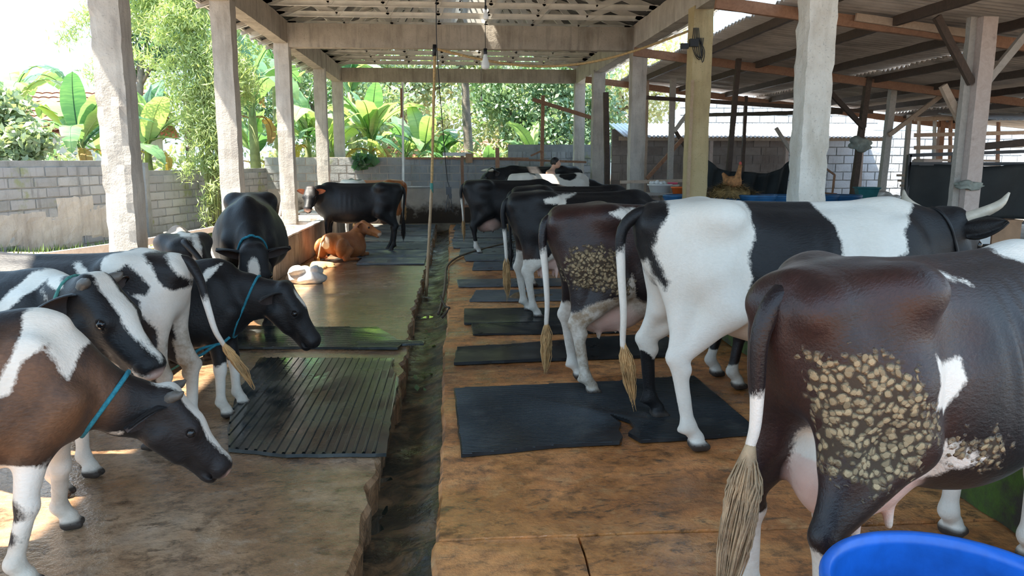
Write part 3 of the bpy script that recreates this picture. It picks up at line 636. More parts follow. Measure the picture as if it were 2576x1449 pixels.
class Field:
    """smooth union of simple solids on a grid"""
    def __init__(s, lo, hi, h):
        s.lo = np.array(lo, float); s.h = h; s.n = np.ceil((np.array(hi) - s.lo) / h).astype(int) + 1
        s.D = np.full(s.n, .25, np.float32); s.ax = [s.lo[k] + h * np.arange(s.n[k]) for k in range(3)]
    def sub(s, lo, hi):
        a = np.clip(np.floor((np.array(lo) - s.lo) / s.h).astype(int), 0, s.n); b = np.clip(np.ceil((np.array(hi) - s.lo) / s.h).astype(int) + 1, 0, s.n)
        sl = tuple(slice(a[k], b[k]) for k in range(3))
        X, Y, Z = np.meshgrid(*[s.ax[k][a[k]:b[k]].astype(np.float32) for k in range(3)], indexing='ij'); return sl, X, Y, Z
    def merge(s, sl, d, k, op='u'):
        a = s.D[sl]
        if a.size == 0: return
        if op == 'u':
            hh = np.maximum(k - np.abs(a - d), 0) / k; s.D[sl] = np.minimum(a, d) - hh * hh * k * .25
        else:
            d = -d; hh = np.maximum(k - np.abs(a - d), 0) / k; s.D[sl] = np.maximum(a, d) + hh * hh * k * .25
    def cone(s, a, b, ra, rb, k=.05, op='u'):
        a = np.array(a, float); b = np.array(b, float); m = max(ra, rb) + .10
        sl, X, Y, Z = s.sub(np.minimum(a, b) - m, np.maximum(a, b) + m); ab = b - a; L2 = (ab @ ab) + 1e-9
        t = np.clip(((X - a[0]) * ab[0] + (Y - a[1]) * ab[1] + (Z - a[2]) * ab[2]) / L2, 0, 1)
        d = np.sqrt((X - a[0] - t * ab[0]) ** 2 + (Y - a[1] - t * ab[1]) ** 2 + (Z - a[2] - t * ab[2]) ** 2) - (ra + (rb - ra) * t)
        s.merge(sl, d, k, op)
    def chain(s, pts, rs, k=.05):
        for i in range(len(pts) - 1): s.cone(pts[i], pts[i + 1], rs[i], rs[i + 1], k)
    def ell(s, c, r, k=.05, op='u', rot=None):
        c = np.array(c, float); r = np.array(r, float); m = r.max() + .10; sl, X, Y, Z = s.sub(c - m, c + m)
        x, y, z = X - c[0], Y - c[1], Z - c[2]
        if rot is not None:
            Q = np.array(rot).T; x, y, z = [Q[i, 0] * x + Q[i, 1] * y + Q[i, 2] * z for i in range(3)]
        k0 = np.sqrt((x / r[0]) ** 2 + (y / r[1]) ** 2 + (z / r[2]) ** 2); k1 = np.sqrt((x / r[0] ** 2) ** 2 + (y / r[1] ** 2) ** 2 + (z / r[2] ** 2) ** 2) + 1e-6
        s.merge(sl, k0 * (k0 - 1) / k1, k, op)
    def trunk(s, st, n=2.3, k=.05, rib=0.0):
        st = np.array(st, float); sl, X, Y, Z = s.sub((st[0, 0] - .05, -.5, st[:, 1].min() - .12), (st[-1, 0] + .05, .5, st[:, 2].max() + .12))
        xs = X[:, 0, 0]; q = []
        for j in range(1, 5):
            xx = st[:, 0]; yy = st[:, j]; dd = np.gradient(yy, xx); i = np.clip(np.searchsorted(xx, xs) - 1, 0, len(xx) - 2)
            hh = xx[i + 1] - xx[i]; t = np.clip((xs - xx[i]) / hh, 0, 1)
            q.append(((2 * t ** 3 - 3 * t ** 2 + 1) * yy[i] + (t ** 3 - 2 * t ** 2 + t) * hh * dd[i] + (-2 * t ** 3 + 3 * t ** 2) * yy[i + 1] + (t ** 3 - t ** 2) * hh * dd[i + 1])[:, None, None])
        zb, zt, w, tp = q; hgt = np.maximum((zt - zb) / 2, .02); zc = (zt + zb) / 2; w = np.maximum(w, .015)
        if rib: w = w * (1 + rib * np.sin(xs * 62)[:, None, None] * np.exp(-((xs - .22) / .22) ** 4)[:, None, None] * np.exp(-((Z - 1.02) / .2) ** 2))
        u = (Z - zc) / hgt; wl = w * (1 - tp * np.clip(u, -1, 1))
        f = (np.abs(Y) / wl) ** n + np.abs(u) ** n; f = f ** (1 / n)
        d = (f - 1) * np.minimum(w, hgt) * .9
        over = np.maximum(st[0, 0] - X, X - st[-1, 0]); d = np.maximum(d, over); s.merge(sl, d.astype(np.float32), k)

def poly_sd(P, poly):
    """signed distance (positive inside) of 2-D points to a polygon"""
    A = np.array(poly, float); B = np.roll(A, -1, 0); d = np.full(len(P), 1e9); ins = np.zeros(len(P), bool)
    for a, b in zip(A, B):
        e = b - a; w = P - a; t = np.clip((w @ e) / (e @ e + 1e-12), 0, 1); d = np.minimum(d, ((w - t[:, None] * e) ** 2).sum(1))
        c = ((a[1] > P[:, 1]) != (b[1] > P[:, 1])) & (P[:, 0] < (b[0] - a[0]) * (P[:, 1] - a[1]) / (b[1] - a[1] + 1e-12) + a[0]); ins ^= c
    d = np.sqrt(d); return np.where(ins, d, -d)

TRUNK = [(-.89, 1.14, 1.27, .03, 0), (-.83, 1.00, 1.345, .115, -.05), (-.70, .86, 1.385, .175, -.1), (-.48, .76, 1.405, .245, -.12), (-.25, .66, 1.375, .275, .10),
         (0, .59, 1.36, .335, .18), (.25, .57, 1.36, .35, .20), (.48, .60, 1.375, .305, .24), (.66, .66, 1.36, .235, .25), (.80, .74, 1.26, .165, .2), (.89, .84, 1.12, .08, .1)]
def head_frame(hd):
    """hd: dict(poll, dir) -> rotation with columns forward, left, up"""
    f = Vector(hd['dir']).normalized(); upv = Vector(hd.get('up', (0, 0, 1))); l = upv.cross(f).normalized(); u = f.cross(l)
    return np.array([tuple(f), tuple(l), tuple(u)]).T
def build_head(F, hd, hs, thin=1.0):
    Q = head_frame(hd); o = np.array(hd['poll'], float)
    def g(x, y, z): return o + Q @ (np.array([x, y, z]) * hs)
    k = .035 * hs
    F.cone(g(.03, 0, -.07), g(.16, 0, -.08), .108 * hs, .108 * hs, k)
    F.cone(g(.16, 0, -.085), g(.40, 0, -.110), .100 * hs, .072 * hs, k * 1.5)
    for s in (-1, 1):
        F.cone(g(.09, s * .055, -.17), g(.24, s * .04, -.185), .080 * hs, .055 * hs, k)
        F.cone(g(.01, s * .055, -.015), g(.16, s * .075, -.03), .055 * hs, .042 * hs, k)
        F.ell(g(.185, s * .092, -.045), (.043 * hs,) * 3, k * .7)
        F.cone(g(.23, s * .075, -.10), g(.36, s * .055, -.125), .030 * hs, .030 * hs, k)
    F.cone(g(.22, 0, -.185), g(.42, 0, -.175), .050 * hs, .048 * hs, k)
    F.ell(g(.445, 0, -.115), np.array((.066, .086, .072)) * hs, k, rot=Q); F.ell(g(.435, 0, -.185), np.array((.055, .062, .036)) * hs, k * .6, rot=Q)
    for s in (-1, 1):
        F.ell(g(.512, s * .046, -.095), np.array((.030, .024, .020)) * hs, .014, 'd', rot=Q); F.ell(g(.186, s * .126, -.047), (.019 * hs,) * 3, .015, 'd')
        F.cone(g(.51, s * .01, -.168), g(.38, s * .085, -.165), .013 * hs, .013 * hs, .012, 'd')
    F.cone(g(-.02, -.035, -.0), g(-.02, .035, -.0), .055 * hs, .055 * hs, k)
    return g, Q
def ear_mesh(L, wd, cup=.35):
    V = []; Fc = []; n = 9; m = 7
    for i in range(n):
        t = i / (n - 1); w = wd * (math.sin(math.pi * min(1, (t * .86 + .14)) ** .85) ** .75) * (1 if t < 1 else .05)
        for j in range(m):
            a = (j / (m - 1) - .5) * 2; V.append((t * L, a * w * .5, cup * wd * (a * a - .5) * (1 - t * .5)))
    k = len(V); V += [(x, y * .93, z - .010) for x, y, z in V]
    for i in range(n - 1):
        for j in range(m - 1):
            q = (i * m + j, i * m + j + 1, (i + 1) * m + j + 1, (i + 1) * m + j); Fc.append(q); Fc.append(tuple(k + p for p in q[::-1]))
    rim = [i * m for i in range(n)] + [(n - 1) * m + j for j in range(1, m)] + [i * m + m - 1 for i in range(n - 2, -1, -1)] + [j for j in range(m - 2, 0, -1)]
    for a, b in zip(rim, rim[1:] + rim[:1]): Fc.append((b, a, k + a, k + b))
    return np.array(V), Fc

def cow(name, label, loc, heading, s=1.0, h=.018, mat='coat_black', head=None, legs=None, white=(), brown=(), dirt=(), stain=(), pink=(), tail=None, switch='switch_tan',
        udder=0.0, belly=0.0, hs=1.0, horns=None, ears=True, leg_r=1.0, thin=0.0, neck_r=1.0, group='cattle in the barn', earmat='ear_dark', lying=False, turn=0.0, white_tail=.5, nostril=None, fat=1.0, collars=(), sw=(.26, 110, 1.0), eartilt=(.0, .0), dewlap=0.0):
    """heading: angle of the cow's nose direction about z.  All shape numbers are for a 1.4 m cow, scaled by s."""
    root = empty(name, loc, heading); tag(root, label, 'cow', group)
    hd = dict(poll=(1.22, 0, 1.42), dir=(1, 0, -.7)); hd.update(head or {})
    lg = dict(fl=(0, 0), fr=(0, 0), hl=(0, 0), hr=(0, 0)); lg.update(legs or {})
    hh = h / s; F = Field((-1.35, -.75, -.04), (2.0, .75, 1.75), hh)
    p = np.array(hd['poll'], float); Q = head_frame(hd)
    F.lo = F.lo  # grid fixed
    if not lying:
        st = [(x, zb + belly * math.exp(-((x + .05) / .45) ** 2), zt, w * fat, tp) for x, zb, zt, w, tp in TRUNK]
        F.trunk(st, 2.25, .06, rib=.012 + .02 * thin)
        F.cone((-.80, 0, 1.33), (.60, 0, 1.335), .045, .05, .05)
        F.ell((.58, 0, 1.33), (.17, .07, .07), .06)
        for y in (-1, 1):
            F.ell((-.46, y * .222, 1.312), (.10, .052, .050), .12); F.ell((-.80, y * .105, 1.255), (.065, .045, .055), .06)
            F.cone((-.46, y * .19, 1.312), (-.80, y * .09, 1.262), .034, .034, .15)
            F.ell((-.235, y * .36, 1.17), (.15, .075 + .03 * thin, .12), .09, 'd')
            sd = 'l' if y > 0 else 'r'
            dx, dy = lg['h' + sd]; hx = lambda f: dx * f; hy = lambda f: dy * f
            L = leg_r
            F.ell((-.56 + hx(.05), y * .155, 1.02), (.20, .115, .24), .08)
            F.cone((-.50 + hx(.05), y * .17, .98), (-.42 + hx(.2), y * .19 + hy(.2), .80), .155, .115, .07)
            F.cone((-.74, y * .115, 1.14), (-.66 + hx(.3), y * .145 + hy(.3), .74), .085, .075, .07)
            hock = np.array((-.70 + hx(.72), y * .165 + hy(.72), .50)); fet = np.array((-.645 + hx(1), y * .165 + hy(1), .145))
            F.cone((-.44 + hx(.2), y * .185 + hy(.2), .80), hock + (.035, 0, .06), .125, .055 * L, .06)
            F.cone((-.66 + hx(.3), y * .15 + hy(.3), .78), hock + (-.035, 0, .03), .06, .030 * L, .05)
            F.cone(hock + (-.03, 0, .035), hock + (.03, 0, -.035), .042 * L, .048 * L, .03); F.cone(hock, fet, .047 * L, .036 * L, .03)
            F.ell(fet, (.045 * L, .043 * L, .048 * L), .03); hoof = fet + (.075, 0, -.11); F.cone(fet, fet + (.055, 0, -.075), .038 * L, .043 * L, .02)
            for c in (-1, 1): F.cone(fet + (.045, c * .024, -.105), fet + (.105, c * .026, -.118), .040 * L, .024 * L, .008)
            F.cone(fet + (-.03, -.02, -.02), fet + (-.045, .02, -.03), .017, .017, .02)
            # fore leg
            dx, dy = lg['f' + sd]
            F.ell((.60, y * .17, 1.06), (.15, .085, .23), .07); F.cone((.74, y * .16, .95), (.60 + hx(.1), y * .175, .76), .105, .095, .07)
            knee = np.array((.635 + hx(.6), y * .155 + hy(.6), .43)); ff = np.array((.63 + hx(1), y * .150 + hy(1), .140))
            F.cone((.60 + hx(.1), y * .165, .78), knee + (0, 0, .05), .092, .050 * L, .05)
            F.ell(knee, (.052 * L, .050 * L, .065), .03); F.cone(knee, ff, .043 * L, .036 * L, .025); F.ell(ff, (.044 * L, .043 * L, .046), .03)
            F.cone(ff, ff + (.05, 0, -.07), .037 * L, .043 * L, .02)
            for c in (-1, 1): F.cone(ff + (.040, c * .024, -.100), ff + (.100, c * .026, -.114), .040 * L, .024 * L, .008)
        F.cone((-.26, 0, .72), (-.10, 0, .66), .12, .10, .08)
        nb1, nb2 = np.array((.60, 0, 1.24)), np.array((.74, 0, .98))
    else:
        st = [(x, max(.0, (zb - .56) * .9), (zt - .56) * .92, w * 1.12 * fat, tp + .1) for x, zb, zt, w, tp in TRUNK]; F.trunk(st, 2.2, .06)
        for y in (-1, 1):
            F.ell((-.46, y * .23, .66), (.08, .06, .055), .06); F.ell((-.52, y * .33, .36), (.30, .13, .27), .08)
            F.cone((-.30, y * .40, .30), (-.62, y * .46, .10), .11, .055, .06); F.cone((-.62, y * .46, .09), (-.20, y * .50, .065), .05, .04, .04); F.cone((-.20, y * .50, .065), (-.08, y * .50, .05), .045, .04, .03)
            F.ell((.56, y * .20, .42), (.16, .10, .26), .07); F.cone((.62, y * .2, .30), (.52, y * .26, .12), .10, .07, .06)
            F.cone((.52, y * .24, .11), (.86, y * .22, .08), .065, .05, .04); F.cone((.86, y * .22, .08), (.60, y * .17, .05), .05, .036, .03)
        nb1, nb2 = np.array((.58, 0, .68)), np.array((.76, 0, .42))
    # neck
    bk = p + Q @ (np.array((-.02, 0, -.06)) * hs); th = p + Q @ (np.array((.06, 0, -.17)) * hs)
    m1 = (nb1 * .5 + bk * .5) + (0, 0, hd.get('arch', .0)); m2 = nb2 * .45 + th * .55 + (0, 0, hd.get('arch', .0) * .6)
    nr = neck_r
    F.chain([nb1, m1, bk], [.115 * nr, .10 * nr, .085 * hs], .07); F.chain([nb2, m2, th], [.135 * nr, .105 * nr, .075 * hs], .07)
    F.chain([(nb1 + nb2) / 2, (m1 + m2) / 2, (bk + th) / 2], [.155 * nr, .115 * nr, .085 * hs], .08)
    if dewlap: F.cone((.86, 0, .80), m2 - (0, 0, .10), .035, .03, .06)
    g, Q = build_head(F, hd, hs)
    if udder:
        u = udder; F.ell((-.40, 0, .73 - .10 * u), (.25 * u, .165 * u, .17 * u), .06)
        F.ell((-.52, 0, .72 - .10 * u), (.13 * u, .15 * u, .16 * u), .05)
        for tx, ty in ((-.50, .07), (-.50, -.07), (-.33, .085), (-.33, -.085)): F.cone((tx * 1, ty * u, .60 - .09 * u), (tx, ty * u * 1.15, .53 - .11 * u), .026, .017, .02)
    rings = []
    for cc, nn, rad, mt in collars:
        cc = np.array(cc, float); nn = np.array(nn, float); nn /= np.linalg.norm(nn); e1 = np.cross(nn, (0, 1, 0)); e1 /= np.linalg.norm(e1); e2 = np.cross(nn, e1); pts = []
        for a in np.linspace(0, 2 * np.pi, 40, endpoint=False):
            dr = e1 * math.cos(a) + e2 * math.sin(a); rs = np.arange(.02, .5, hh * .5); q = np.clip(((cc + rs[:, None] * dr - F.lo) / hh).round().astype(int), 0, F.n - 1)
            out = np.nonzero(F.D[q[:, 0], q[:, 1], q[:, 2]] > 0)[0]; pts.append(cc + dr * ((rs[out[0]] if len(out) else .3) + rad * .4))
        P = np.array(pts); P = np.array([(P[i - 1] + P[i] * 2 + P[(i + 1) % 40]) / 4 for i in range(40)]); rings.append((np.vstack([P, P[:2]]), rad, mt))
    V, Fq = surface_nets(F.D, F.lo, hh); V = smooth_mesh(V, Fq, 2, .45)
    me = mesh('body', V * s, Fq, M[mat], True)
    # coat markings, kept in body coordinates
    HL = ((V - p) @ Q) / hs
    Minv = np.array((Matrix.Translation(loc) @ Matrix.Rotation(heading, 4, 'Z')).inverted()); cl = (Minv[:3, :3] @ _C + Minv[:3, 3])
    def field(shapes, soft=False):
        r = np.full(len(V), -1.0)
        for sh in shapes:
            cut = sh[0] == 'cut'
            if cut: sh = sh[1:]
            k = sh[0]
            if k == 'e': c = np.array(sh[1:4]); q = np.array(sh[4:7]); v = (1 - np.linalg.norm((V - c) / q, axis=1)) * q.min()
            elif k == 'h': c = np.array(sh[1:4]); q = np.array(sh[4:7]); v = (1 - np.linalg.norm((HL - c) / q, axis=1)) * q.min() * hs
            elif k == 'p': v = poly_sd(V[:, [0, 2]], sh[2]); v = np.minimum(v, V[:, 1] * sh[1] + .06) if sh[1] else v
            elif k == 'pp':   # outline given as seen, carried onto the flank plane local y = sh[1]
                pl = []
                for x, y in sh[2]:
                    d = Minv[:3, :3] @ _ray(x, y); q = cl + d * (sh[1] * s - cl[1]) / d[1]; pl.append((q[0] / s, q[2] / s))
                v = poly_sd(V[:, [0, 2]], pl); v = np.minimum(v, V[:, 1] * np.sign(sh[1]) + (sh[3] if len(sh) > 3 else .10))
            elif k == 'leg':
                v = sh[3] - V[:, 2] + .07 * vnoise(V, 9, int(sh[3] * 100)); v = np.minimum(v, (V[:, 0] if sh[1] > 0 else -V[:, 0]) - .2)
                if sh[2]: v = np.minimum(v, V[:, 1] * sh[2])
                v = np.minimum(v, .06 - np.maximum(HL[:, 0] + .25, -1) * (np.abs(HL[:, 1]) < .3) * (V[:, 0] > 1.0))
            elif k == 'all': v = np.full(len(V), 1.0)
            elif k == 'head': v = HL[:, 0] + sh[1]; v = np.where(np.linalg.norm(HL, axis=1) < .7, v, -1)
            r = np.minimum(r, -v) if cut else np.maximum(r, v)
        return r
    def put(nm, a):
        t = me.attributes.new(nm, 'FLOAT', 'POINT'); t.data.foreach_set('value', np.asarray(a, np.float32))
    put('w', field(white)); put('bn', np.clip(field(brown) * 8, 0, 1)); put('di', np.clip(field(dirt), -.3, .12)); put('st', np.clip(np.maximum(field(stain) * 6, (-1 if lying else field([('leg', -1, 0, .34), ('leg', 1, 0, .32)]) * 2.2)), 0, 1))
    pk = field(list(pink) + ([('e', -.42, 0, .60, .30, .22, .22)] if udder else [])); pk = np.clip(pk * 25, 0, 1)
    if udder: pk = np.where((np.abs(V[:, 1]) < .17 * udder + .03) & (V[:, 2] < .70) & (V[:, 0] > -.70) & (V[:, 0] < -.12) | (pk * 0 > 1), pk, pk * 0)
    put('pk', pk); hz = .055 if not lying else -1
    put('hf', np.clip((hz - V[:, 2]) * 60 + .5, 0, 1) if not lying else np.zeros(len(V)))
    link('body', me, root)
    for P, rad, mt in rings:
        tv, tf = tube_v(P * s, rad * s, 8, False); obj('rope_collar', tv, tf, M[mt], root, True)
    # eyes, ears, horns, tail
    for y in (-1, 1):
        ev, ef = lathe_v([(.0001, -.022), (.012, -.019), (.020, -.009), (.022, 0), (.020, .009), (.012, .019), (.0001, .022)], 12)
        obj('eye', ev * hs * s * 1.15 + g(.186, y * .116, -.046) * s, ef, M['eye'], root, True)
        if ears:
            ev, ef = ear_mesh(.215 * hs, .135 * hs); tl = eartilt[0 if y > 0 else 1]
            dr = Q @ np.array((-.28 + tl * .2, y * 1.0, -.22 + tl)); dr /= np.linalg.norm(dr); nr_ = Q @ np.array((.95, y * .2, .12)); sd_ = np.cross(nr_, dr); sd_ /= np.linalg.norm(sd_); nr_ = np.cross(dr, sd_)
            B = np.stack([dr, sd_, nr_], 1); base = g(-.0, y * .085, -.055)
            eo = obj('ear', (base + ev @ B.T) * s, ef, [M[mat], M[earmat]], root, True)
            nf = len(eo.data.polygons); mi = np.zeros(nf, np.int32); mi[0:96:2] = 1; eo.data.polygons.foreach_set('material_index', mi)
            nv = len(eo.data.vertices)
            for nm, vv in (('w', -1.0), ('di', -1.0)):
                at = eo.data.attributes.new(nm, 'FLOAT', 'POINT'); at.data.foreach_set('value', np.full(nv, vv, np.float32))
        if horns:
            L, out, upk, fwd = horns; hp = [g(-.01, y * .075, -.005), g(-.01 + fwd * .3 * L, y * (.075 + out * L * .5), .02 + upk * L * .15), g(fwd * L * .7, y * (.075 + out * L * .85), .03 + upk * L * .5), g(fwd * L, y * (.075 + out * L), .03 + upk * L)]
            tv, tf = tube_v(spline(hp, 12) * s, [.034 * hs * s, .03 * hs * s, .022 * hs * s, .006 * s], 10); obj('horn', tv, tf, M['horn' if L > .12 else 'horn_dark'], root, True)
    if tail is None: tail = [(-.875, 0, 1.29), (-.925, 0, 1.16), (-.905, 0, .92), (-.89, 0, .70), (-.885, 0, .50)]
    if lying: tail = [(-.84, 0, .68), (-.97, .02, .55), (-.99, .1, .25), (-.90, .2, .05)]
    tp = spline([(-.74, 0, tail[0][2] - .01)] + list(tail), 26) * s; tv, tf = tube_v(tp, np.array([.046, .042, .032, .025, .020, .017, .015]) * s, 10)
    to = obj('tail', tv, tf, M[mat], root, True); nv = len(tv)
    zt = np.arange(nv) / nv
    for nm, vv in (('w', (zt - white_tail) * .6), ('di', np.full(nv, -1.0)), ('st', np.clip((zt - .55) * 1.5, 0, .8))):
        at = to.data.attributes.new(nm, 'FLOAT', 'POINT'); at.data.foreach_set('value', np.asarray(vv, np.float32))
    mb = MB(); rr = random.Random(len(name) + len(label)); e0 = tp[-6]; e1 = tp[-1]; dn = (e1 - e0) / (np.linalg.norm(e1 - e0) + 1e-9); Ls = sw[0] * s
    cv, cf = tube_v(spline([e0, e1, e1 + dn * Ls * .45, e1 + dn * Ls * .8 + np.array((0, 0, -.02))], 10), np.array([.012, .020, .024, .017, .004]) * s * sw[2], 9); mb.add(cv, cf)
    for i in range(sw[1] * 2 if h < .017 else 50):
        t0 = rr.random(); b = e0 + (e1 - e0) * t0; a = rr.random() * 6.28; sp = (.010 + .024 * rr.random()) * s * sw[2]
        o = np.array((math.cos(a), math.sin(a), 0)) * sp; ln = Ls * (.5 + .75 * rr.random())
        wob = np.array((math.cos(a * 3 + 1), math.sin(a * 2), 0)) * .012 * s * sw[2]
        pts = [b, b + dn * ln * .35 + o * 1.1, b + dn * ln * .7 + o * 1.0 + wob, b + dn * ln + o * .35 - wob * .6 + np.array((0, 0, -.02))]
        mb.tube(spline(pts, 6), [.0035 * s, .0042 * s, .0035 * s, .001 * s], 3, False)
    mb.build('tail_switch', M[switch], to, True)
    return root, g
# ---------------------------------------------------------------- the herd
G1, G2 = 'cows standing on the right side', 'cattle on the left side'
PI = math.pi
cow('holstein_cow', 'dark brown cow with thick dried mud on its thigh beside the blue barrel', (1.74, 2.66, 0), .47, s=.95, belly=-.12, h=.0115, mat='coat_brownblack', group=G1, udder=1.05, thin=1.3, hs=1.05,
    head=dict(poll=(1.25, .05, 1.30), dir=(.7, 0, -.7)), legs=dict(hl=(-.06, .04), hr=(-.13, -.02), fl=(-.05, .02), fr=(.0, 0)), sw=(.42, 240, 1.45), switch='switch_grey', white_tail=.52,
    tail=[(-.86, .01, 1.30), (-.93, .02, 1.18), (-.92, .03, 1.0), (-.91, .04, .86), (-.92, .05, .78), (-.93, .05, .72)],
    white=[('pp', -.3, [(2370, 892), (2390, 922), (2455, 905), (2450, 960), (2415, 1012), (2396, 1045), (2372, 1030), (2342, 1025), (2360, 955)]), ('pp', -.30, [(2360, 1120), (2440, 1125), (2482, 1150), (2450, 1192), (2385, 1180)]),
           ('pp', -.18, [(2402, 690), (2452, 706), (2456, 716), (2402, 698)], .02), ('pp', -.1, [(2538, 640), (2640, 560), (2700, 640), (2600, 690)]), ('leg', -1, 0, .50), ('leg', 1, 0, .50), ('e', -.62, 0, .66, .09, .10, .2), ('e', -.33, -.2, .66, .13, .1, .06), ('e', -.52, -.2, .55, .16, .12, .10)],
    stain=[('leg', -1, 0, .75)], brown=[('e', -.55, 0, 1.1, .6, .6, .55)],
    dirt=[('pp', -.26, [(2090, 980), (2150, 925), (2225, 905), (2275, 930), (2290, 1000), (2320, 1060), (2290, 1130), (2270, 1200), (2200, 1235), (2125, 1180), (2085, 1080)], -.11), ('e', -.62, .26, .80, .16, .10, .20), ('e', -.15, -.34, .72, .14, .1, .07), ('e', -.66, -.17, .42, .07, .07, .10)])
cow('holstein_cow', 'white cow with a big black saddle patch and curved pale horns', (1.97, 4.45, 0), 0.0, s=1.02, belly=-.05, h=.0125, mat='coat_black', group=G1, hs=1.12, thin=.4, horns=(.19, .95, .65, -.15),
    head=dict(poll=(1.00, .04, 1.28), dir=(.62, .52, -.55)), legs=dict(hr=(.02, -.10), hl=(-.06, .12), fl=(-.02, 0), fr=(.0, 0)), switch='switch_tan', white_tail=.42, fat=1.04,
    tail=[(-.87, 0, 1.32), (-.97, 0, 1.22), (-.97, 0, 1.0), (-.95, 0, .75), (-.95, 0, .56), (-.93, 0, .48)],
    white=[('all',), ('cut', 'pp', -.28, [(1600, 540), (1640, 520), (1712, 500), (1692, 545), (1668, 585), (1650, 615), (1668, 660), (1690, 715), (1684, 738), (1662, 700), (1642, 640), (1600, 640)]),
           ('cut', 'pp', -.33, [(1922, 530), (1926, 480), (2100, 480), (2108, 540), (2128, 580), (2126, 640), (2085, 700), (2040, 740), (1970, 770), (1895, 795), (1882, 770), (1902, 705), (1893, 655), (1918, 605), (1912, 560)], .16),
           ('cut', 'pp', -.18, [(2262, 575), (2290, 548), (2330, 520), (2420, 400), (2800, 400), (2800, 1000), (2228, 660), (2238, 640), (2262, 632)], .5), ('cut', 'leg', -1, 1, .42), ('cut', 'e', -.86, 0, 1.25, .10, .2, .2)],
    stain=[('e', -.5, 0, .26, .2, .4, .25)], collars=[((.93, .04, 1.16), (.6, .1, .2), .010, 'cable')], eartilt=(.0, .35))
cow('holstein_cow', 'dark brown cow with a mud-speckled thigh and greyish udder behind the white cow', (1.52, 5.50, 0), .02, s=.965, belly=-.05, h=.0135, mat='coat_brownblack', group=G1, udder=1.1, thin=1.0, hs=1.05,
    head=dict(poll=(1.28, 0, 1.10), dir=(.75, 0, -.65)), legs=dict(hr=(.02, -.06), hl=(.0, .04), fr=(-.12, -.02), fl=(-.16, .04)), switch='switch_tan', white_tail=.40,
    tail=[(-.875, 0, 1.28), (-.92, -.02, 1.15), (-.90, -.03, .92), (-.885, -.04, .68), (-.89, -.04, .52), (-.89, -.04, .45)],
    white=[('pp', -.15, [(1522, 532), (1552, 522), (1622, 528), (1582, 545), (1556, 553)], .05), ('pp', -.26, [(1590, 690), (1602, 750), (1690, 800), (1660, 880), (1560, 800), (1480, 880), (1425, 900), (1440, 800), (1500, 760), (1560, 740)]), ('leg', -1, 0, .66), ('leg', 1, 0, .25), ('e', -.25, 0, .62, .35, .3, .12)],
    stain=[('e', -.5, -.2, .5, .6, .5, .6), ('leg', 1, 0, .2)], brown=[('e', -.55, 0, 1.2, .5, .6, .45)],
    dirt=[('pp', -.26, [(1440, 640), (1500, 618), (1545, 640), (1560, 700), (1595, 722), (1570, 742), (1500, 722), (1440, 722), (1432, 680)])])
cow('holstein_cow', 'black cow with a white triangle on its hip and brown-tipped tail', (1.40, 8.25, 0), .12, s=.955, h=.016, mat='coat_black', group=G1, udder=.8, hs=1.05, horns=(.14, .9, .5, .2),
    head=dict(poll=(1.25, .1, 1.12), dir=(.75, .1, -.6)), legs=dict(hr=(.02, -.02), hl=(.0, .05)), switch='switch_tan', white_tail=.55,
    white=[('pp', -.18, [(1362, 500), (1400, 492), (1458, 486), (1424, 502), (1418, 528), (1408, 548), (1398, 512), (1366, 510)]), ('leg', -1, 0, .70), ('leg', 1, 0, .3)], stain=[('leg', -1, 0, .95)], brown=[('e', -.7, 0, .6, .2, .4, .3)])
cow('holstein_cow', 'plain black cow half hidden behind the cow with the white triangle', (1.60, 10.3, 0), .05, s=.95, h=.019, mat='coat_black', group=G1, hs=1.05, head=dict(poll=(1.25, 0, 1.05), dir=(.75, 0, -.6)), switch='switch_black', white_tail=2, white=[('leg', -1, 0, .2)])
cow('holstein_cow', 'black cow with a pale udder and white feet on the far grey mats', (1.02, 13.95, 0), .0, s=.945, h=.02, mat='coat_black', group=G1, udder=1.15, hs=1.05, head=dict(poll=(1.25, 0, 1.2), dir=(.75, 0, -.6)), white=[('leg', -1, 0, .23), ('leg', 1, 0, .25)], white_tail=.5, legs=dict(fr=(-.05, 0), fl=(.1, 0)))
cow('holstein_cow', 'white cow with black spots on its back beside the bare-backed man', (2.02, 16.1, 0), .0, s=1.0, h=.022, mat='coat_black', group=G1, hs=1.05, head=dict(poll=(1.2, 0, 1.1), dir=(.75, 0, -.6)),
    white=[('all',), ('cut', 'e', -.42, -.1, 1.38, .10, .15, .08), ('cut', 'e', .35, -.1, 1.36, .18, .2, .12), ('cut', 'e', 1.1, 0, 1.1, .35, .4, .4)])
cow('holstein_cow', 'glossy black horned cow facing left by the end wall', (2.05, 18.45, 0), PI, s=1.10, h=.022, mat='coat_black', group=G1, hs=1.05, horns=(.22, .9, .2, .5), head=dict(poll=(1.05, .1, 1.30), dir=(.8, .2, -.6)), white_tail=2, switch='switch_black')
cow('holstein_cow', 'black and white cow furthest back on the right', (2.30, 19.75, 0), .0, s=1.08, h=.022, mat='coat_black', group=G1, hs=1.05, head=dict(poll=(1.2, 0, 1.0), dir=(.75, 0, -.6)), white=[('e', .62, 0, 1.25, .33, .5, .4), ('cut', 'e', .52, -.1, 1.33, .09, .2, .06), ('cut', 'e', .74, -.1, 1.33, .08, .2, .08)])

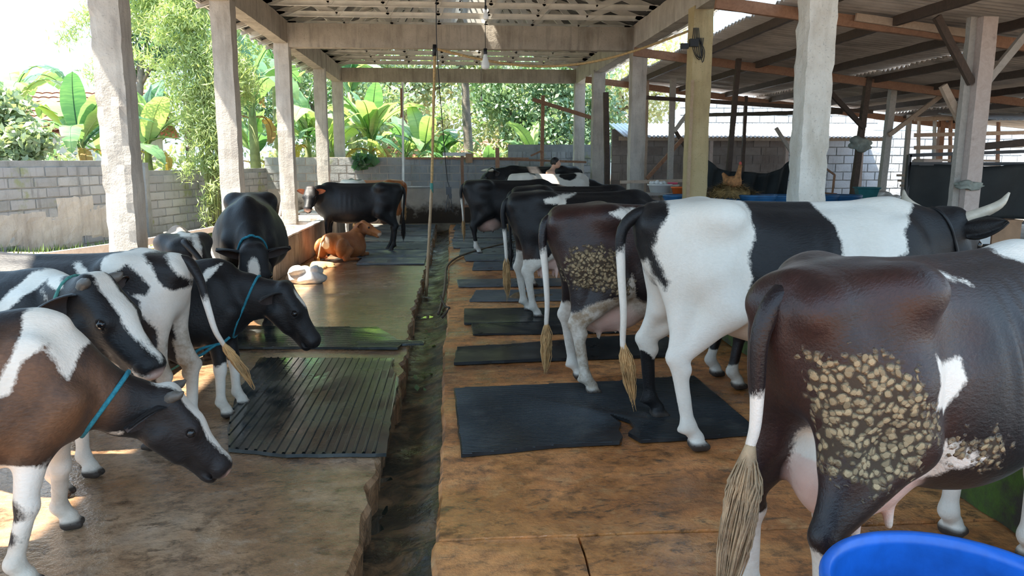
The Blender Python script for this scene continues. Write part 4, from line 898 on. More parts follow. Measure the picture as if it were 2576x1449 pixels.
cow('heifer', 'brown and white heifer lowering its head, nearest on the left', (-2.09, 3.02, 0), .24, s=.765, h=.0105, mat='coat_heifer', group=G2, hs=1.08, belly=.05, leg_r=1.15, neck_r=.88, earmat='ear_dark', eartilt=(0, -.8), horns=(.07, .6, .8, .1),
    head=dict(poll=(1.20, .09, .855), dir=(.64, .02, -.72), arch=-.06), legs=dict(fl=(-.12, .30), fr=(-.18, -.08)),
    white=[('pp', -.20, [(35, 800), (100, 772), (200, 790), (232, 850), (194, 890), (172, 955), (132, 900), (115, 868), (62, 905), (36, 975), (-20, 1010), (-10, 980), (30, 900), (48, 850)], .14), ('leg', 1, 0, .66), ('cut', 'e', .48, -.18, .42, .10, .10, .07), ('cut', 'e', .42, -.18, .28, .10, .10, .05), ('e', .55, 0, .64, .30, .16, .09), ('h', .22, .0, .05, .38, .075, .11), ('h', .20, 0, -.275, .30, .06, .035), ('e', -.5, 0, .9, .15, .4, .4)],
    stain=[('leg', 1, 0, .40), ('e', .6, -.15, .58, .1, .1, .06)], brown=[('e', .58, -.2, 1.0, .50, .4, .40)], pink=[('h', .515, 0, -.12, .06, .10, .06)], collars=[((.93, .05, .93), (.72, .0, -.55), .013, 'rope_blue')])
cow('heifer', 'black heifer with a broad white blaze and green rope collar, looking over the nearest one', (-2.48, 4.02, 0), -.16, s=.80, h=.012, mat='coat_black', group=G2, hs=1.22, belly=.05, leg_r=1.1, neck_r=.95, eartilt=(.25, -.75), horns=(.06, .6, .8, .1),
    head=dict(poll=(1.07, -.22, 1.34), dir=(.70, -.10, -.62)), white=[('pp', -.15, [(15, 765), (55, 690), (110, 675), (185, 715), (175, 730), (105, 708), (62, 760), (30, 790)], .2), ('h', .24, 0, .04, .38, .06, .10), ('h', -.03, 0, .02, .07, .05, .07), ('h', .47, 0, -.155, .09, .09, .05), ('h', .16, 0, -.225, .30, .06, .03), ('leg', 1, 0, .4)],
    pink=[('h', .52, 0, -.12, .06, .10, .06)], collars=[((.82, -.10, 1.12), (.85, -.2, -.25), .012, 'rope_green')])
cow('heifer', 'cream and black spotted heifer turned away with a tan-tipped tail', (-2.24, 4.62, 0), PI - .06, s=.81, h=.0125, mat='coat_heifer', group=G2, hs=1.0, belly=.03, leg_r=1.05, white_tail=.45, thin=.4,
    head=dict(poll=(1.10, 0, 1.0), dir=(.7, 0, -.7)), legs=dict(hl=(-.02, .03), hr=(-.12, 0)), tail=[(-.87, 0, 1.33), (-.97, .06, 1.22), (-1.03, .10, 1.03), (-1.08, .12, .86), (-1.13, .12, .76), (-1.17, .12, .70)],
    white=[('pp', .25, [(258, 650), (300, 622), (400, 600), (480, 600), (500, 760), (490, 1100), (370, 1100), (392, 960), (385, 880), (360, 800), (352, 752), (300, 715), (262, 680)], .25),
           ('cut', 'pp', .24, [(338, 642), (380, 640), (420, 675), (452, 718), (450, 735), (420, 735), (392, 712), (372, 672)]), ('cut', 'pp', .26, [(290, 690), (318, 665), (345, 690), (372, 722), (366, 748), (330, 742), (298, 722)]), ('cut', 'pp', .25, [(360, 790), (390, 830), (392, 880), (375, 870), (340, 790)]), ('pp', .25, [(160, 668), (175, 668), (245, 705), (240, 718), (205, 705)]), ('leg', 1, 0, .5)],
    stain=[('e', -.6, 0, .65, .4, .4, .42)])
cow('heifer', 'black calf with a white star and blue neck rope, stretching its head over the mats', (-1.98, 5.14, 0), .02, s=.725, h=.0125, mat='coat_black', group=G2, hs=1.14, belly=.05, leg_r=1.12, neck_r=.92, eartilt=(0, -.3),
    head=dict(poll=(1.22, -.06, 1.13), dir=(.60, -.02, -.76)), legs=dict(fr=(.0, -.08), fl=(.06, -.06)), white=[('pp', -.2, [(503, 708), (513, 680), (548, 668), (534, 690), (512, 714)], .05), ('h', .12, .0, .02, .08, .04, .07), ('leg', 1, 0, .47)],
    stain=[('leg', 1, 0, .22)], collars=[((.90, -.03, 1.08), (.9, 0, -.40), .011, 'rope_blue')])
cow('heifer', 'black and white heifer seen from behind with a white spine', (-2.34, 6.85, 0), 1.95, s=.76, h=.015, mat='coat_heifer', group=G2, hs=1.0, belly=.03, head=dict(poll=(1.05, .15, .95), dir=(.7, .1, -.7)), legs=dict(fl=(-.15, 0), fr=(-.15, 0)), switch='switch_tan', white_tail=.7,
    white=[('e', -.25, -.02, 1.40, .6, .075, .16), ('e', -.7, -.1, 1.1, .3, .06, .35), ('e', .1, .2, 1.3, .15, .2, .12)], tail=[(-.88, 0, 1.33), (-.98, -.10, 1.20), (-1.03, -.20, 1.02), (-1.05, -.28, .85), (-1.06, -.30, .75)])
cow('holstein_cow', 'black cow facing the camera with a white heart on its lowered forehead', (-2.13, 8.35, 0), -1.36, s=.93, h=.0145, mat='coat_black', group=G2, hs=1.24, fat=1.12, head=dict(poll=(1.16, .06, .88), dir=(.42, 0, -.88)), earmat='ear_dark', eartilt=(.12, .12),
    white=[('h', .15, 0, .02, .085, .045, .09), ('e', .1, -.28, 1.15, .10, .1, .16), ('h', .38, .0, .0, .06, .03, .08)], collars=[((1.02, .04, .98), (.45, .04, -.35), .012, 'rope_blue')])
cow('calf', 'reddish brown calf lying on the floor below the black bull', (-1.86, 13.25, 0), 1.12, s=.62, h=.013, mat='coat_red', group=G2, lying=True, hs=1.15, head=dict(poll=(.84, -.14, .95), dir=(.28, -.95, -.38), arch=.05), brown=[('e', .75, -.05, .6, .22, .4, .3)], white=[('h', .47, 0, -.13, .07, .09, .06), ('e', -.92, 0, .5, .12, .2, .3)], pink=[('h', .51, 0, -.1, .03, .06, .05)], earmat='ear_skin')
cow('bull', 'black young bull standing sideways and looking at the camera', (-1.72, 14.5, 0), PI, s=.90, h=.0155, mat='coat_black', group=G2, hs=1.0, white_tail=2, switch='switch_black', head=dict(poll=(.90, .40, 1.28), dir=(.05, .75, -.62)), earmat='ear_skin', eartilt=(.1, .1), brown=[('h', -.02, 0, .02, .09, .1, .06)], pink=[('h', .48, 0, -.12, .05, .085, .06)], legs=dict(hl=(-.05, 0), hr=(.03, 0)))
cow('heifer', 'brown heifer with white feet behind the black bull', (-1.92, 19.2, 0), PI - .1, s=.86, h=.02, mat='coat_red', group=G2, hs=1.0, head=dict(poll=(1.1, 0, 1.0), dir=(.7, 0, -.7)), white=[('leg', -1, 0, .38), ('leg', 1, 0, .35)], white_tail=.8, earmat='ear_skin')
cow('heifer', 'white and black heifer mostly hidden behind the bull and a column', (-2.15, 17.0, 0), 1.72, s=.90, h=.022, mat='coat_black', group=G2, hs=1.0, head=dict(poll=(1.1, .2, 1.0), dir=(.7, 0, -.7)), white=[('all',), ('cut', 'e', -.4, -.1, 1.38, .25, .12, .12), ('cut', 'e', .4, 0, 1.2, .2, .5, .5)])
# ---------------------------------------------------------------- rubber mats
def clip_intervals(poly, x, ax):
    """where the line coord[ax]==x runs inside the polygon"""
    P = np.array(poly); Q = np.roll(P, -1, 0); o = 1 - ax; t = []
    for a, b in zip(P, Q):
        if (a[ax] > x) != (b[ax] > x): t.append(a[o] + (b[o] - a[o]) * (x - a[ax]) / (b[ax] - a[ax]))
    t.sort(); return list(zip(t[::2], t[1::2]))
def mat_on_floor(label, px, mat, ridge_ax=None, pitch=.03, rw=.4, rh=.004, th=.016, z0=.008, group='black rubber floor mats', world=None, seed=0, curl=0.0):
    P = [(onZ(x, y).x, onZ(x, y).y) for x, y in px] if world is None else world
    out = []; rr = random.Random(seed)
    for (a, b) in zip(P, P[1:] + P[:1]):
        n = max(1, int(math.hypot(b[0] - a[0], b[1] - a[1]) / .09))
        for k in range(n):
            j = .006 if k else 0; out.append((a[0] + (b[0] - a[0]) * k / n + rr.uniform(-j, j), a[1] + (b[1] - a[1]) * k / n + rr.uniform(-j, j)))
    c = np.mean(out, 0); m = len(out)
    if sum(a[0] * b[1] - b[0] * a[1] for a, b in zip(out, out[1:] + out[:1])) < 0: out = out[::-1]
    up = lambda x, y: .006 * math.sin(x * 5 + seed) * math.sin(y * 4 + seed * 2)
    vt = [(x - c[0], y - c[1], th + abs(up(x, y)) + curl * rr.random()) for x, y in out]; vb = [(x - c[0], y - c[1], 0) for x, y in out]
    v = vt + vb; f = [tuple(range(m)), tuple(range(2 * m - 1, m - 1, -1))] + [((i + 1) % m, i, m + i, m + (i + 1) % m) for i in range(m)]
    root = obj('rubber_mat', v, f, M[mat], None, False, (c[0], c[1], z0)); tag(root, label, 'mat', group)
    if ridge_ax is not None:
        mb = MB(); lo = min(p[ridge_ax] for p in out); hi = max(p[ridge_ax] for p in out); x = lo + pitch * .7; w = pitch * rw
        while x < hi - pitch * .3:
            for s0, s1 in clip_intervals(out, x, ridge_ax):
                if s1 - s0 < .05: continue
                n = max(2, int((s1 - s0) / .25)); L = []
                for k in range(n + 1):
                    s = s0 + .008 + (s1 - s0 - .016) * k / n; q = (x, s) if ridge_ax == 0 else (s, x); h0 = th + .004
                    for d, e in ((-w / 2, 0), (-w / 4, rh), (w / 4, rh), (w / 2, 0)):
                        L.append(((q[0] + d if ridge_ax == 0 else q[0]) - c[0], (q[1] if ridge_ax == 0 else q[1] + d) - c[1], h0 + e - .004))
                fc = [(k * 4 + j, k * 4 + j + 1, k * 4 + 5 + j, k * 4 + 4 + j) if ridge_ax == 1 else (k * 4 + 4 + j, k * 4 + 5 + j, k * 4 + j + 1, k * 4 + j) for k in range(n) for j in range(3)]
                mb.add(L, fc)
            x += pitch
        if mb.n: tag(mb.build('ridges', M[mat], root), kind='stuff')
    return root
mat_on_floor('large wet black mat with bold ribs on the left floor', [(655, 908), (992, 910), (985, 930), (1004, 962), (988, 1040), (972, 1152), (720, 1155), (575, 1140), (572, 1090), (595, 1000)], 'rubber_wet', 0, .056, .40, .009, .02, seed=1)
mat_on_floor('wet grey mat with a torn corner reaching over the gutter', [(600, 826), (950, 830), (1000, 862), (1068, 866), (1066, 871), (1012, 872), (1000, 882), (585, 880)], 'rubber_wet', 1, .04, .4, .004, .02, seed=2)
for i, (y0, y1, xa, xb) in enumerate(((12.45, 13.25, -1.55, -.47), (13.35, 14.35, -1.75, -.46), (14.5, 15.7, -1.9, -.46), (15.85, 17.1, -2.2, -.46), (17.2, 18.6, -2.2, -.46), (18.7, 20.2, -2.2, -.46))):
    mat_on_floor('wet mat coloured grey for reflected sky in the far left row, %s' % ['beside the lying calf', 'just behind the lying calf', 'under the hind feet of the bull', 'behind the bull', 'before the brown heifer', 'under the brown heifer at the end wall'][i], None, 'rubber_sheen', 1, .05, .4, .004, world=[(xa, y0), (xb, y0 + R.uniform(-.03, .03)), (xb, y1), (xa, y1 + R.uniform(-.03, .03))], seed=10 + i)
mat_on_floor('big black ribbed mat with a torn bite under the white cow', [(1142, 985), (1300, 978), (1560, 966), (1745, 953), (1800, 1000), (1912, 1098), (1760, 1108), (1612, 1118), (1580, 1100), (1596, 1085), (1583, 1068), (1535, 1052), (1563, 1075), (1556, 1092), (1566, 1110), (1558, 1122), (1400, 1130), (1160, 1155)], 'rubber', 1, .023, .45, .005, .018, seed=3)
mat_on_floor('black mat under the hind feet of the mud-speckled cow', [(1150, 880), (1300, 872), (1660, 845), (1720, 880), (1690, 900), (1300, 914), (1142, 921)], 'rubber', 1, .03, .45, .004, .02, seed=4)
mat_on_floor('thin black mat with a pale worn left edge', [(1182, 792), (1420, 785), (1560, 790), (1560, 840), (1190, 846)], 'rubber', 1, .03, .45, .004, .014, seed=5)
for i, (y0, y1, xa, xb) in enumerate(((7.75, 8.5, .10, 1.7), (9.0, 9.75, .18, 1.8), (10.1, 10.7, .06, 2.1), (11.7, 12.6, .28, 2.1), (12.75, 13.5, .2, 2.1), (13.6, 14.5, .1, 2.1), (14.7, 16.4, .0, 2.1), (16.6, 18.6, .0, 2.1), (18.8, 20.2, .0, 2.1))):
    mat_on_floor('dark mat in the right row, %s' % ['below the brown tail tip of the triangle cow', 'just beyond the dung pile', 'before the plain black cow', 'touched by the curved hose', 'below the white hind feet', 'under the cow with the pale udder', 'behind the cow with the pale udder', 'beside the man', 'last before the end wall'][i], None, 'rubber' if i < 1 else 'rubber_sheen', 1, .05, .4, .004, world=[(xa, y0 + R.uniform(-.04, .04)), (xb, y0), (xb, y1), (xa + R.uniform(-.05, .1), y1 + R.uniform(-.04, .04))], seed=20 + i)  # all but the first mat carry the painted sky reflection
# ---------------------------------------------------------------- dung, feed, weeds in the gutter
def lump(name, label, c, r, mat, cat, seed, n=14, group=None, parent=None):
    F = Field((-r[0] * 1.5, -r[1] * 1.5, -.05), (r[0] * 1.5, r[1] * 1.5, r[2] * 1.8), max(r) / 14); rr = random.Random(seed)
    for k in range(n):
        a = rr.random() * 6.28; d = rr.random() ** .6; s = rr.uniform(.25, .5); F.ell((math.cos(a) * r[0] * d * .8, math.sin(a) * r[1] * d * .8, r[2] * (1 - d) * .7), (r[0] * s, r[1] * s, r[2] * s * 1.1), r[2] * .3)
    V, Q = surface_nets(F.D, F.lo, F.h); V = smooth_mesh(V, Q, 1); V[:, 2] = np.maximum(V[:, 2], 0)
    o = obj(name, V, Q, M[mat], parent, True, c); return tag(o, label, cat, group) if label else o
p = onZ(1312, 752); lump('dung_pile', 'brown dung pile on the dark mat behind the triangle cow', (p.x, p.y, .02), (.16, .10, .06), 'dung', 'dung', 4, 26)
p = onZ(1375, 760); lump('dung_pile', 'smaller flat dung patch right of the dung pile', (p.x, p.y + .3, .02), (.12, .08, .03), 'dung', 'dung', 6, 16)
p = onZ(880, 905, 0); lump('dung_pile', 'little dung lump on the gutter side of the left floor', (p.x + .2, p.y + 7.2, .0), (.05, .04, .02), 'dung', 'dung', 8, 8)
F = Field((-.45, -.34, -.05), (.45, .34, .42), .015); rr = random.Random(31); F.ell((0, 0, .07), (.28, .17, .10), .04)
for k in range(22): a = rr.random() * 6.28; d = rr.random(); F.ell((math.cos(a) * .22 * d, math.sin(a) * .12 * d, .10 + .09 * rr.random()), (.05 + .06 * rr.random(), .05 + .04 * rr.random(), .03 + .04 * rr.random()), .02)
V, Q = surface_nets(F.D, F.lo, F.h); V += vnoise(V, 11, 4)[:, None] * .012; V[:, 2] = np.maximum(V[:, 2], 0); p = onZ(772, 712); sk = obj('feed_sack', V, Q, M['sack'], None, True, (p.x, p.y, .0)); tag(sk, 'crumpled white feed sack on the floor by the left trough', 'sack')
p = onZ(800, 672); fe = lump('feed_heap', 'pale feed spilled behind the white sack', (p.x - .02, p.y, 0), (.30, .42, .07), 'rope_tan', 'feed', 9, 40); fe['kind'] = 'stuff'
# weeds
mb = MB(); rr = random.Random(5)
for k in range(16):
    y = rr.uniform(6.1, 8.6); b = np.array((rr.uniform(-.34, -.18), y, -.20)); a = rr.random() * 6.28; L = rr.uniform(.04, .08); d = np.array((math.cos(a), math.sin(a), .5)); s = np.array((-math.sin(a), math.cos(a), 0)) * L * .3
    mb.add([b, b + d * L * .5 + s, b + d * L, b + d * L * .5 - s], [(0, 1, 2, 3)])
w = tag(empty('gutter_weed', (0, 0, 0)), 'small green weeds sprouting in the gutter', 'weed', kind='stuff'); mb.build('leaves', M['bamboo_leaf'], w)
# hose
p = [onZ(1300, 607, .03), onZ(1230, 622, .035), onZ(1160, 643, .035), onZ(1126, 668, .03), onZ(1121, 700, .02), onZ(1118, 730, -.02), onZ(1112, 760, -.09), onZ(1103, 790, -.15)]
tv, tf = tube_v(spline(p, 30), .017, 8); tag(obj('hose', tv, tf, M['hose'], None, True), 'brown hose curving off the right mats into the gutter', 'hose')
p = [onZ(1108, 745, -.06), onZ(1120, 770, -.04), onZ(1130, 776, .0), onZ(1112, 800, -.09)]
tv, tf = tube_v(spline(p, 16), .013, 8); tag(obj('stick', tv, tf, M['wood_dark'], None, True), 'short bent stick at the edge of the gutter', 'stick')
p = [onY(578, 848, 4.86), onY(560, 862, 4.84), onY(540, 868, 4.83), onY(515, 874, 4.82), onY(494, 884, 4.82), onY(492, 896, 4.82), onY(508, 892, 4.81), onY(530, 876, 4.81), onY(545, 866, 4.82)]
tv, tf = tube_v(spline(p, 40), .009, 7); tag(obj('knotted_rope', tv, tf, M['rope_blue'], None, True), 'blue rope knotted and dangling at the black calf chest', 'rope')
p = [onY(494, 890, 4.82), onY(440, 925, 4.9), onY(400, 945, 5.0), onY(330, 962, 5.1)]
tv, tf = tube_v(spline(p, 16), .007, 6); tag(obj('tether_rope', tv, tf, M['rope_green'], None, True), 'thin pale tether running left from the blue knot', 'rope')
# ---------------------------------------------------------------- pole, ropes, cables, bulbs
b0 = onZ(1072, 745, -.19); t0 = onY(1094, 122, b0.y + .25); m0 = onY(1086, 470, b0.y + .1)
root = tag(empty('bamboo_pole', b0), 'tall thin bamboo pole standing in the gutter and tied to the rope', 'pole')
for nm, a, b, mt, r in (('lower_shaft', b0, m0, 'bamboo_pole', .018), ('upper_shaft', m0, t0, 'rope_tan', .016)):
    pts = [Vector(a).lerp(Vector(b), k / 8) - b0 for k in range(9)]; rs = [r * (1.0 + (.25 if k % 2 else 0)) for k in range(9)]; tv, tf = tube_v(pts, rs, 8); obj(nm, tv, tf, M[mt], root, True)
tv, tf = tube_v([m0 - b0 + Vector((0, 0, -.08)), m0 - b0, m0 - b0 + Vector((0, 0, .05))], .022, 8); obj('joint_band', tv, tf, M['rope_green'], root, True)
tv, tf = tube_v([t0 - b0 + Vector((-.01, 0, -.10)), t0 - b0 + Vector((0, 0, .05))], .028, 8); obj('knot', tv, tf, M['cable'], root, True)
e0 = onY(1732, 78, 10.75)
pts = [t0.lerp(e0, k / 24) + Vector((0, 0, -.34 * math.sin(math.pi * k / 24) ** 1.0)) for k in range(25)]
tv, tf = tube_v(pts, .017, 7); tag(obj('tan_rope', tv, tf, M['rope_tan'], None, True), 'tan rope sagging from the bamboo pole to the ochre column', 'rope')
c0 = onY(1097, -30, 9.6); tv, tf = tube_v(spline([c0, onY(1099, 118, 9.6), onY(1112, 300, 9.9), onY(1124, 440, 10.2), onY(1130, 470, 10.2)], 24), .006, 6); cb = obj('hanging_cable', tv, tf, M['cable'], None, True); tag(cb, 'dark cable hanging beside the bamboo pole', 'cable')
q = onY(1129, 480, 10.2); mb = MB(); mb.box(q, (.07, .04, .10)); mb.box(q + Vector((.02, 0, -.07)), (.04, .035, .06)); mb.build('plug_box', M['black_metal'], cb)
for dx in (-.03, .0, .035): tv, tf = tube_v(spline([q, q + Vector((dx, 0, -.16)), q + Vector((dx * 1.6, 0, -.28)), q + Vector((dx * .4, 0, -.22))], 10), .005, 5); obj('lead', tv, tf, M['cable'], cb, True)
def bulb(label, px, ytop, Y, s, on):
    c = onY(*px, Y); root = tag(empty('light_bulb', c), label, 'light bulb', 'hanging light bulbs')
    top = onY(px[0], ytop, Y); tv, tf = tube_v([(0, 0, .10 * s), (.002, 0, (top.z - c.z) * .5), (0, 0, top.z - c.z)], .005, 6); obj('cord', tv, tf, M['cable'], root, True)
    v, f = lathe_v([(.0001, .13), (.022, .125), (.024, .06), (.020, .05), (.0001, .05)], 14); obj('socket', v * s, f, M['cable'], root, True)
    v, f = lathe_v([(.022, .055), (.024, .03), (.040, -.02), (.052, -.075), (.050, -.105), (.034, -.125), (.0001, -.13)], 18); obj('glass', v * s, f, M['glass_bulb'], root, True)
bulb('pale light bulb hanging before the middle cross beam', (1221, 148), -20, 10.6, 1.05, 0)
bulb('small light bulb hanging far off below the end beam', (1211, 246), 140, 19.0, .6, 0)
bulb('light bulb high up under the roof trusses', (1222, 32), -40, 9.0, .6, 0)
mb = MB()
for k in range(5): tv, tf = tube_v(spline([onY(1745 + 3 * k, 70, 10.78), onY(1742 + 6 * k, 120 + 9 * k, 10.76), onY(1760 + 3 * k, 150 - 6 * k, 10.78), onY(1770 - 4 * k, 95, 10.76)], 12), .006, 5); mb.add(tv, tf)
mb.box(onY(1722, 116, 10.74), (.10, .07, .07)); mb.box(onY(1745, 108, 10.74), (.12, .08, .10))
tag(mb.build('wire_bundle', M['cable'], None), 'bundle of black wires on top of the ochre column', 'wires')
# ---------------------------------------------------------------- far end: rails, gate posts, ladder, steel pole
def rail(name, label, a, b, w, h, mat, cat, group=None): return timber(name, label, a, b, w, h, mat, group, cat)
rail('top_rail', 'long reddish rail along the end wall', onY(1020, 398, 20.71), onY(1330, 399, 20.71), .05, .06, 'wood_red', 'rail')
rail('top_rail', 'short reddish rail before the taller wall', onY(1250, 400, 19.97), onY(1475, 408, 19.97), .04, .06, 'wood_red', 'rail')
p0 = onY(1013, 470, 20.3); tag(timber('steel_pole', 'pale grey steel pole at the end wall left of the bamboo pole', (p0.x, 20.35, .2), (onY(1013, 222, 20.35).x, 20.35, 3.62), .06, .06, 'steel', None, 'pole'), None)
timber('plank', 'brown plank strapped on top of the steel pole', onY(1010, 295, 20.30), onY(1009, 222, 20.30), .05, .05, 'wood_red', None, 'plank')
tv, tf = tube_v([onY(1012, 470, 20.4), onY(1082, 470, 20.4)], .02, 8); tag(obj('white_pipe', tv, tf, M['white_plastic'], None, True), 'white pipe rail low on the end wall', 'pipe')
gate = tag(empty('wooden_gate', onZ(1168, 570)), 'reddish wooden gate with rungs at the end of the right row', 'gate'); gl = gate.location
def gp(nm, a, b, w): 
    mb = MB(); mb.bar(Vector(a) - gl, Vector(b) - gl, w, w); mb.build(nm, M['wood_red'], gate)
gp('gate_post', onY(1166, 566, 19.9), onY(1162, 392, 19.9), .075); gp('gate_post', onY(1252, 500, 19.9), onY(1251, 372, 19.9), .10)
for yy in (462, 490, 517): gp('rung', onY(1166, yy + 2, 19.88), onY(1252, yy - 1, 19.88), .05)
timber('post', 'tall reddish post with a cross piece near the man', onY(1362, 470, 20.0), onY(1366, 240, 20.0), .09, .09, 'wood_red', None, 'post')
timber('rafter', 'sloping reddish timber nailed to the tall post near the man', onY(1340, 250, 19.9), onY(1500, 300, 19.9), .06, .10, 'wood_red', None, 'timber')
timber('plank', 'short reddish strip slanting from the tall post', onY(1335, 392, 19.9), onY(1362, 380, 19.9), .03, .05, 'wood_red', None, 'plank')
timber('post', 'crooked black pole beside the last right columns', (3.62, 18.0, .3), (3.52, 18.0, 3.2), .12, .12, 'wood_dark', None, 'post')
q = onY(1180, 398, 20.66); mb = MB(); mb.box(q, (.18, .04, .24)); tag(mb.build('board', M['card']), 'small brown board hung on the end wall rail', 'board')
q = onY(1150, 388, 20.85); mb = MB(); mb.box(q, (.75, .06, .09)); tag(mb.build('white_plank', M['white_plastic']), 'white plank lying on top of the end wall', 'plank')
timber('stick', 'pale stick leaning on the wall behind the third left column', onY(700, 560, 16.4), onY(722, 440, 17.5), .05, .05, 'wood_pale', None, 'stick')
# ---------------------------------------------------------------- left rail fence
fen = tag(empty('rail_fence', (-3.75, 8.0, .3)), 'weathered wooden rail fence outside the left trough', 'fence'); fl_ = fen.location
def fb(nm, a, b, w, h, m_='wood_pink'):
    v = bar_v(Vector(a) - fl_, Vector(b) - fl_, w, h); obj(nm, v, BOXF, M[m_], fen)
fb('rail', (-3.85, 5.2, .86), (-3.70, 9.2, .70), .05, .085); fb('rail', (-3.70, 9.2, .70), (-3.70, 12.5, .60), .05, .08)
for k in range(5): fb('slat', (-3.82, 7.2, .66 - .045 * k), (-3.74, 9.6, .58 - .045 * k), .02, .030, 'wood_grey')
for yy, zz in ((6.6, .86), (7.0, .84), (9.2, .76), (10.6, .72)): fb('fence_post', (-3.80, yy, .0), (-3.80, yy, zz), .06, .06, 'wood_grey')
F = Field((-.2, -.2, -.1), (.2, .2, .2), .014)
for k in range(8): F.ell((R.uniform(-.09, .09), R.uniform(-.06, .06), R.uniform(-.02, .05)), (.05, .05, .035), .03)
V, Q = surface_nets(F.D, F.lo, F.h); tag(obj('red_bag', V, Q, M['red_cloth'], None, True, (-4.45, 8.6, .55)), 'crumpled red plastic bag on the ground beyond the rail fence', 'bag')
tag(obj('red_bag', V * .7, Q, M['red_cloth'], None, True, (-4.9, 8.3, .48)), 'smaller red scrap lying lower beyond the rail fence', 'bag')
# ---------------------------------------------------------------- blue barrel in front
def barrel(label, c, r, h, mat, water=None, group='blue plastic barrels', lid=False, n=40):
    root = tag(empty('barrel', c), label, 'barrel', group); t_ = .012
    prof = [(r * .90, 0), (r * .97, .02), (r, h * .25), (r * 1.02, h * .30), (r, h * .34), (r, h * .70), (r * 1.025, h * .735), (r, h * .77), (r * .985, h * .90), (r * .97, h - .05), (r * 1.03, h - .04), (r * 1.04, h - .01), (r * 1.02, h), (r * .955, h - .004), (r * .94, h - .03), (r * .94, .03), (.001, .03)]
    v, f = lathe_v(prof, n); obj('shell', v, f, M[mat], root, True)
    if water is not None:
        v, f = lathe_v([(r * .939, water), (.001, water)], n); obj('water', v, f, M['gutter_water'], root)
    if lid:
        v, f = lathe_v([(r * 1.05, h - .02), (r * 1.05, h + .012), (r * .9, h + .016), (r * .88, h + .006), (.001, h + .006)], n); obj('lid', v, f, M['blue_dull'], root, True)
    return root
p = onZ(2412, 1475, .66); barrel('bright blue open barrel in the right foreground', (p.x, p.y, -.01), .295, .66, 'blue_plastic', .42, n=64)
for i, (px, Y) in enumerate(((1715, 11.6), (1775, 11.8), (1838, 11.5), (1905, 11.2), (1960, 11.3), (2062, 11.6), (2120, 11.7))):
    q = onY(px, 492, Y); barrel('dull blue barrel behind the right trough, %s' % ['left of the ochre column', 'right of the ochre column', 'topped by the hay nest', 'right of the hay nest', 'left of the white column', 'right of the white column', 'furthest right of the row'][i], (q.x, q.y, .10), .27, q.z - .10, 'blue_dull', None, 'blue barrels behind the right trough', True, 24)
# hay nest and hen
q = onY(1838, 488, 11.5); hx, hy, hz = q.x, q.y, q.z
mb = MB(); rr = random.Random(3)
for k in range(1700):
    a = rr.random() * 6.28; d = rr.random() ** .6; b = np.array((hx + math.cos(a) * .42 * d, hy + math.sin(a) * .34 * d, hz + .20 * (1 - d * d) * rr.random() ** .3 - .05 * d)); a2 = rr.random() * 6.28; L = rr.uniform(.08, .2); e = np.array((math.cos(a2) * L, math.sin(a2) * L, rr.uniform(-.5, .25) * L)); w_ = np.array((-math.sin(a2), math.cos(a2), 0)) * .006
    mb.add([b - w_, b + w_, b + e + w_, b + e - w_], [(0, 1, 2, 3)])
hay = tag(empty('hay_nest', (0, 0, 0)), 'heap of dry hay on top of a blue barrel', 'hay', kind='stuff'); mb.build('straw', M['straw'], hay)
v, f = lathe_v([(.34, -.05), (.28, .03), (.16, .10), (.001, .11)], 20); v += vnoise(v, 6, 2)[:, None] * .02; obj('core', v + np.array((hx, hy, hz)), f, M['straw'], hay, True)
F = Field((-.22, -.14, -.12), (.22, .14, .34), .010)
F.ell((-.02, 0, 0), (.13, .085, .08), .03); F.cone((.06, 0, .04), (.095, 0, .17), .045, .022, .03); F.ell((.10, 0, .195), (.026, .02, .026), .015); F.cone((-.12, 0, .03), (-.19, 0, .10), .05, .02, .03); F.cone((.12, 0, .19), (.145, 0, .185), .009, .003, .005)
V, Q = surface_nets(F.D, F.lo, F.h); hen = tag(empty('hen', (hx + .02, hy - .05, hz + .17), -1.2), 'brown hen sitting on the hay nest', 'hen'); obj('body', V * 1.25, Q, M['hen'], hen, True)
v, f = lathe_v([(.001, 0), (.012, .01), (.010, .03), (.001, .045)], 8); obj('comb', v * np.array((2.2, .5, 1)) * 1.25 + np.array((.125, 0, .262)), f, M['comb_red'], hen, True)
# buckets and boxes near the ochre column
def bucket(label, px, Y, r, h, mat, tilt=0.0):
    q = onY(*px, Y); root = tag(empty('bucket', (q.x, q.y, q.z - h)), label, 'bucket', 'buckets behind the right trough'); root.rotation_euler[0] = tilt
    v, f = lathe_v([(r * .75, 0), (r, h), (r * 1.08, h), (r * 1.08, h - .02), (r * .97, h - .02), (r * .72, .01), (.001, .01)], 24); obj('shell', v, f, M[mat], root, True); return root
mb = MB(); mb.box((0, 0, .02), (1.5, .45, .04)); 
for dx in (-.68, .68): mb.box((dx, 0, -.48), (.06, .4, 1.0))
q = onY(1690, 484, 12.6); tb = mb.build('bench', M['wood_grey'], None, False, (q.x, q.y, q.z - .04)); tag(tb, 'plain bench holding the buckets', 'bench')
bucket('white tub left on the bench behind the black cow', (1660, 463), 12.6, .19, .17, 'white_plastic'); bucket('orange tub right on the bench', (1708, 470), 12.3, .12, .13, 'orange_plastic'); bucket('pink bowl on the cream box', (1692, 459), 12.7, .08, .07, 'pink_plastic')
q = onY(1682, 466, 12.72); mb = MB(); mb.box((0, 0, -.10), (.28, .2, .2)); mb.box((0, 0, .005), (.30, .22, .02)); tag(mb.build('cream_box', M['cream_box'], None, False, q), 'cream box between the white and orange tubs', 'box')
mb = MB()
for k in range(6): v, f = lathe_v([(.001, -.04), (.04, -.02), (.045, .01), (.02, .035), (.001, .04)], 9); mb.add(v * R.uniform(.7, 1.1) + np.array((R.uniform(-.12, .12), R.uniform(-.08, .08), R.uniform(0, .03))), f)
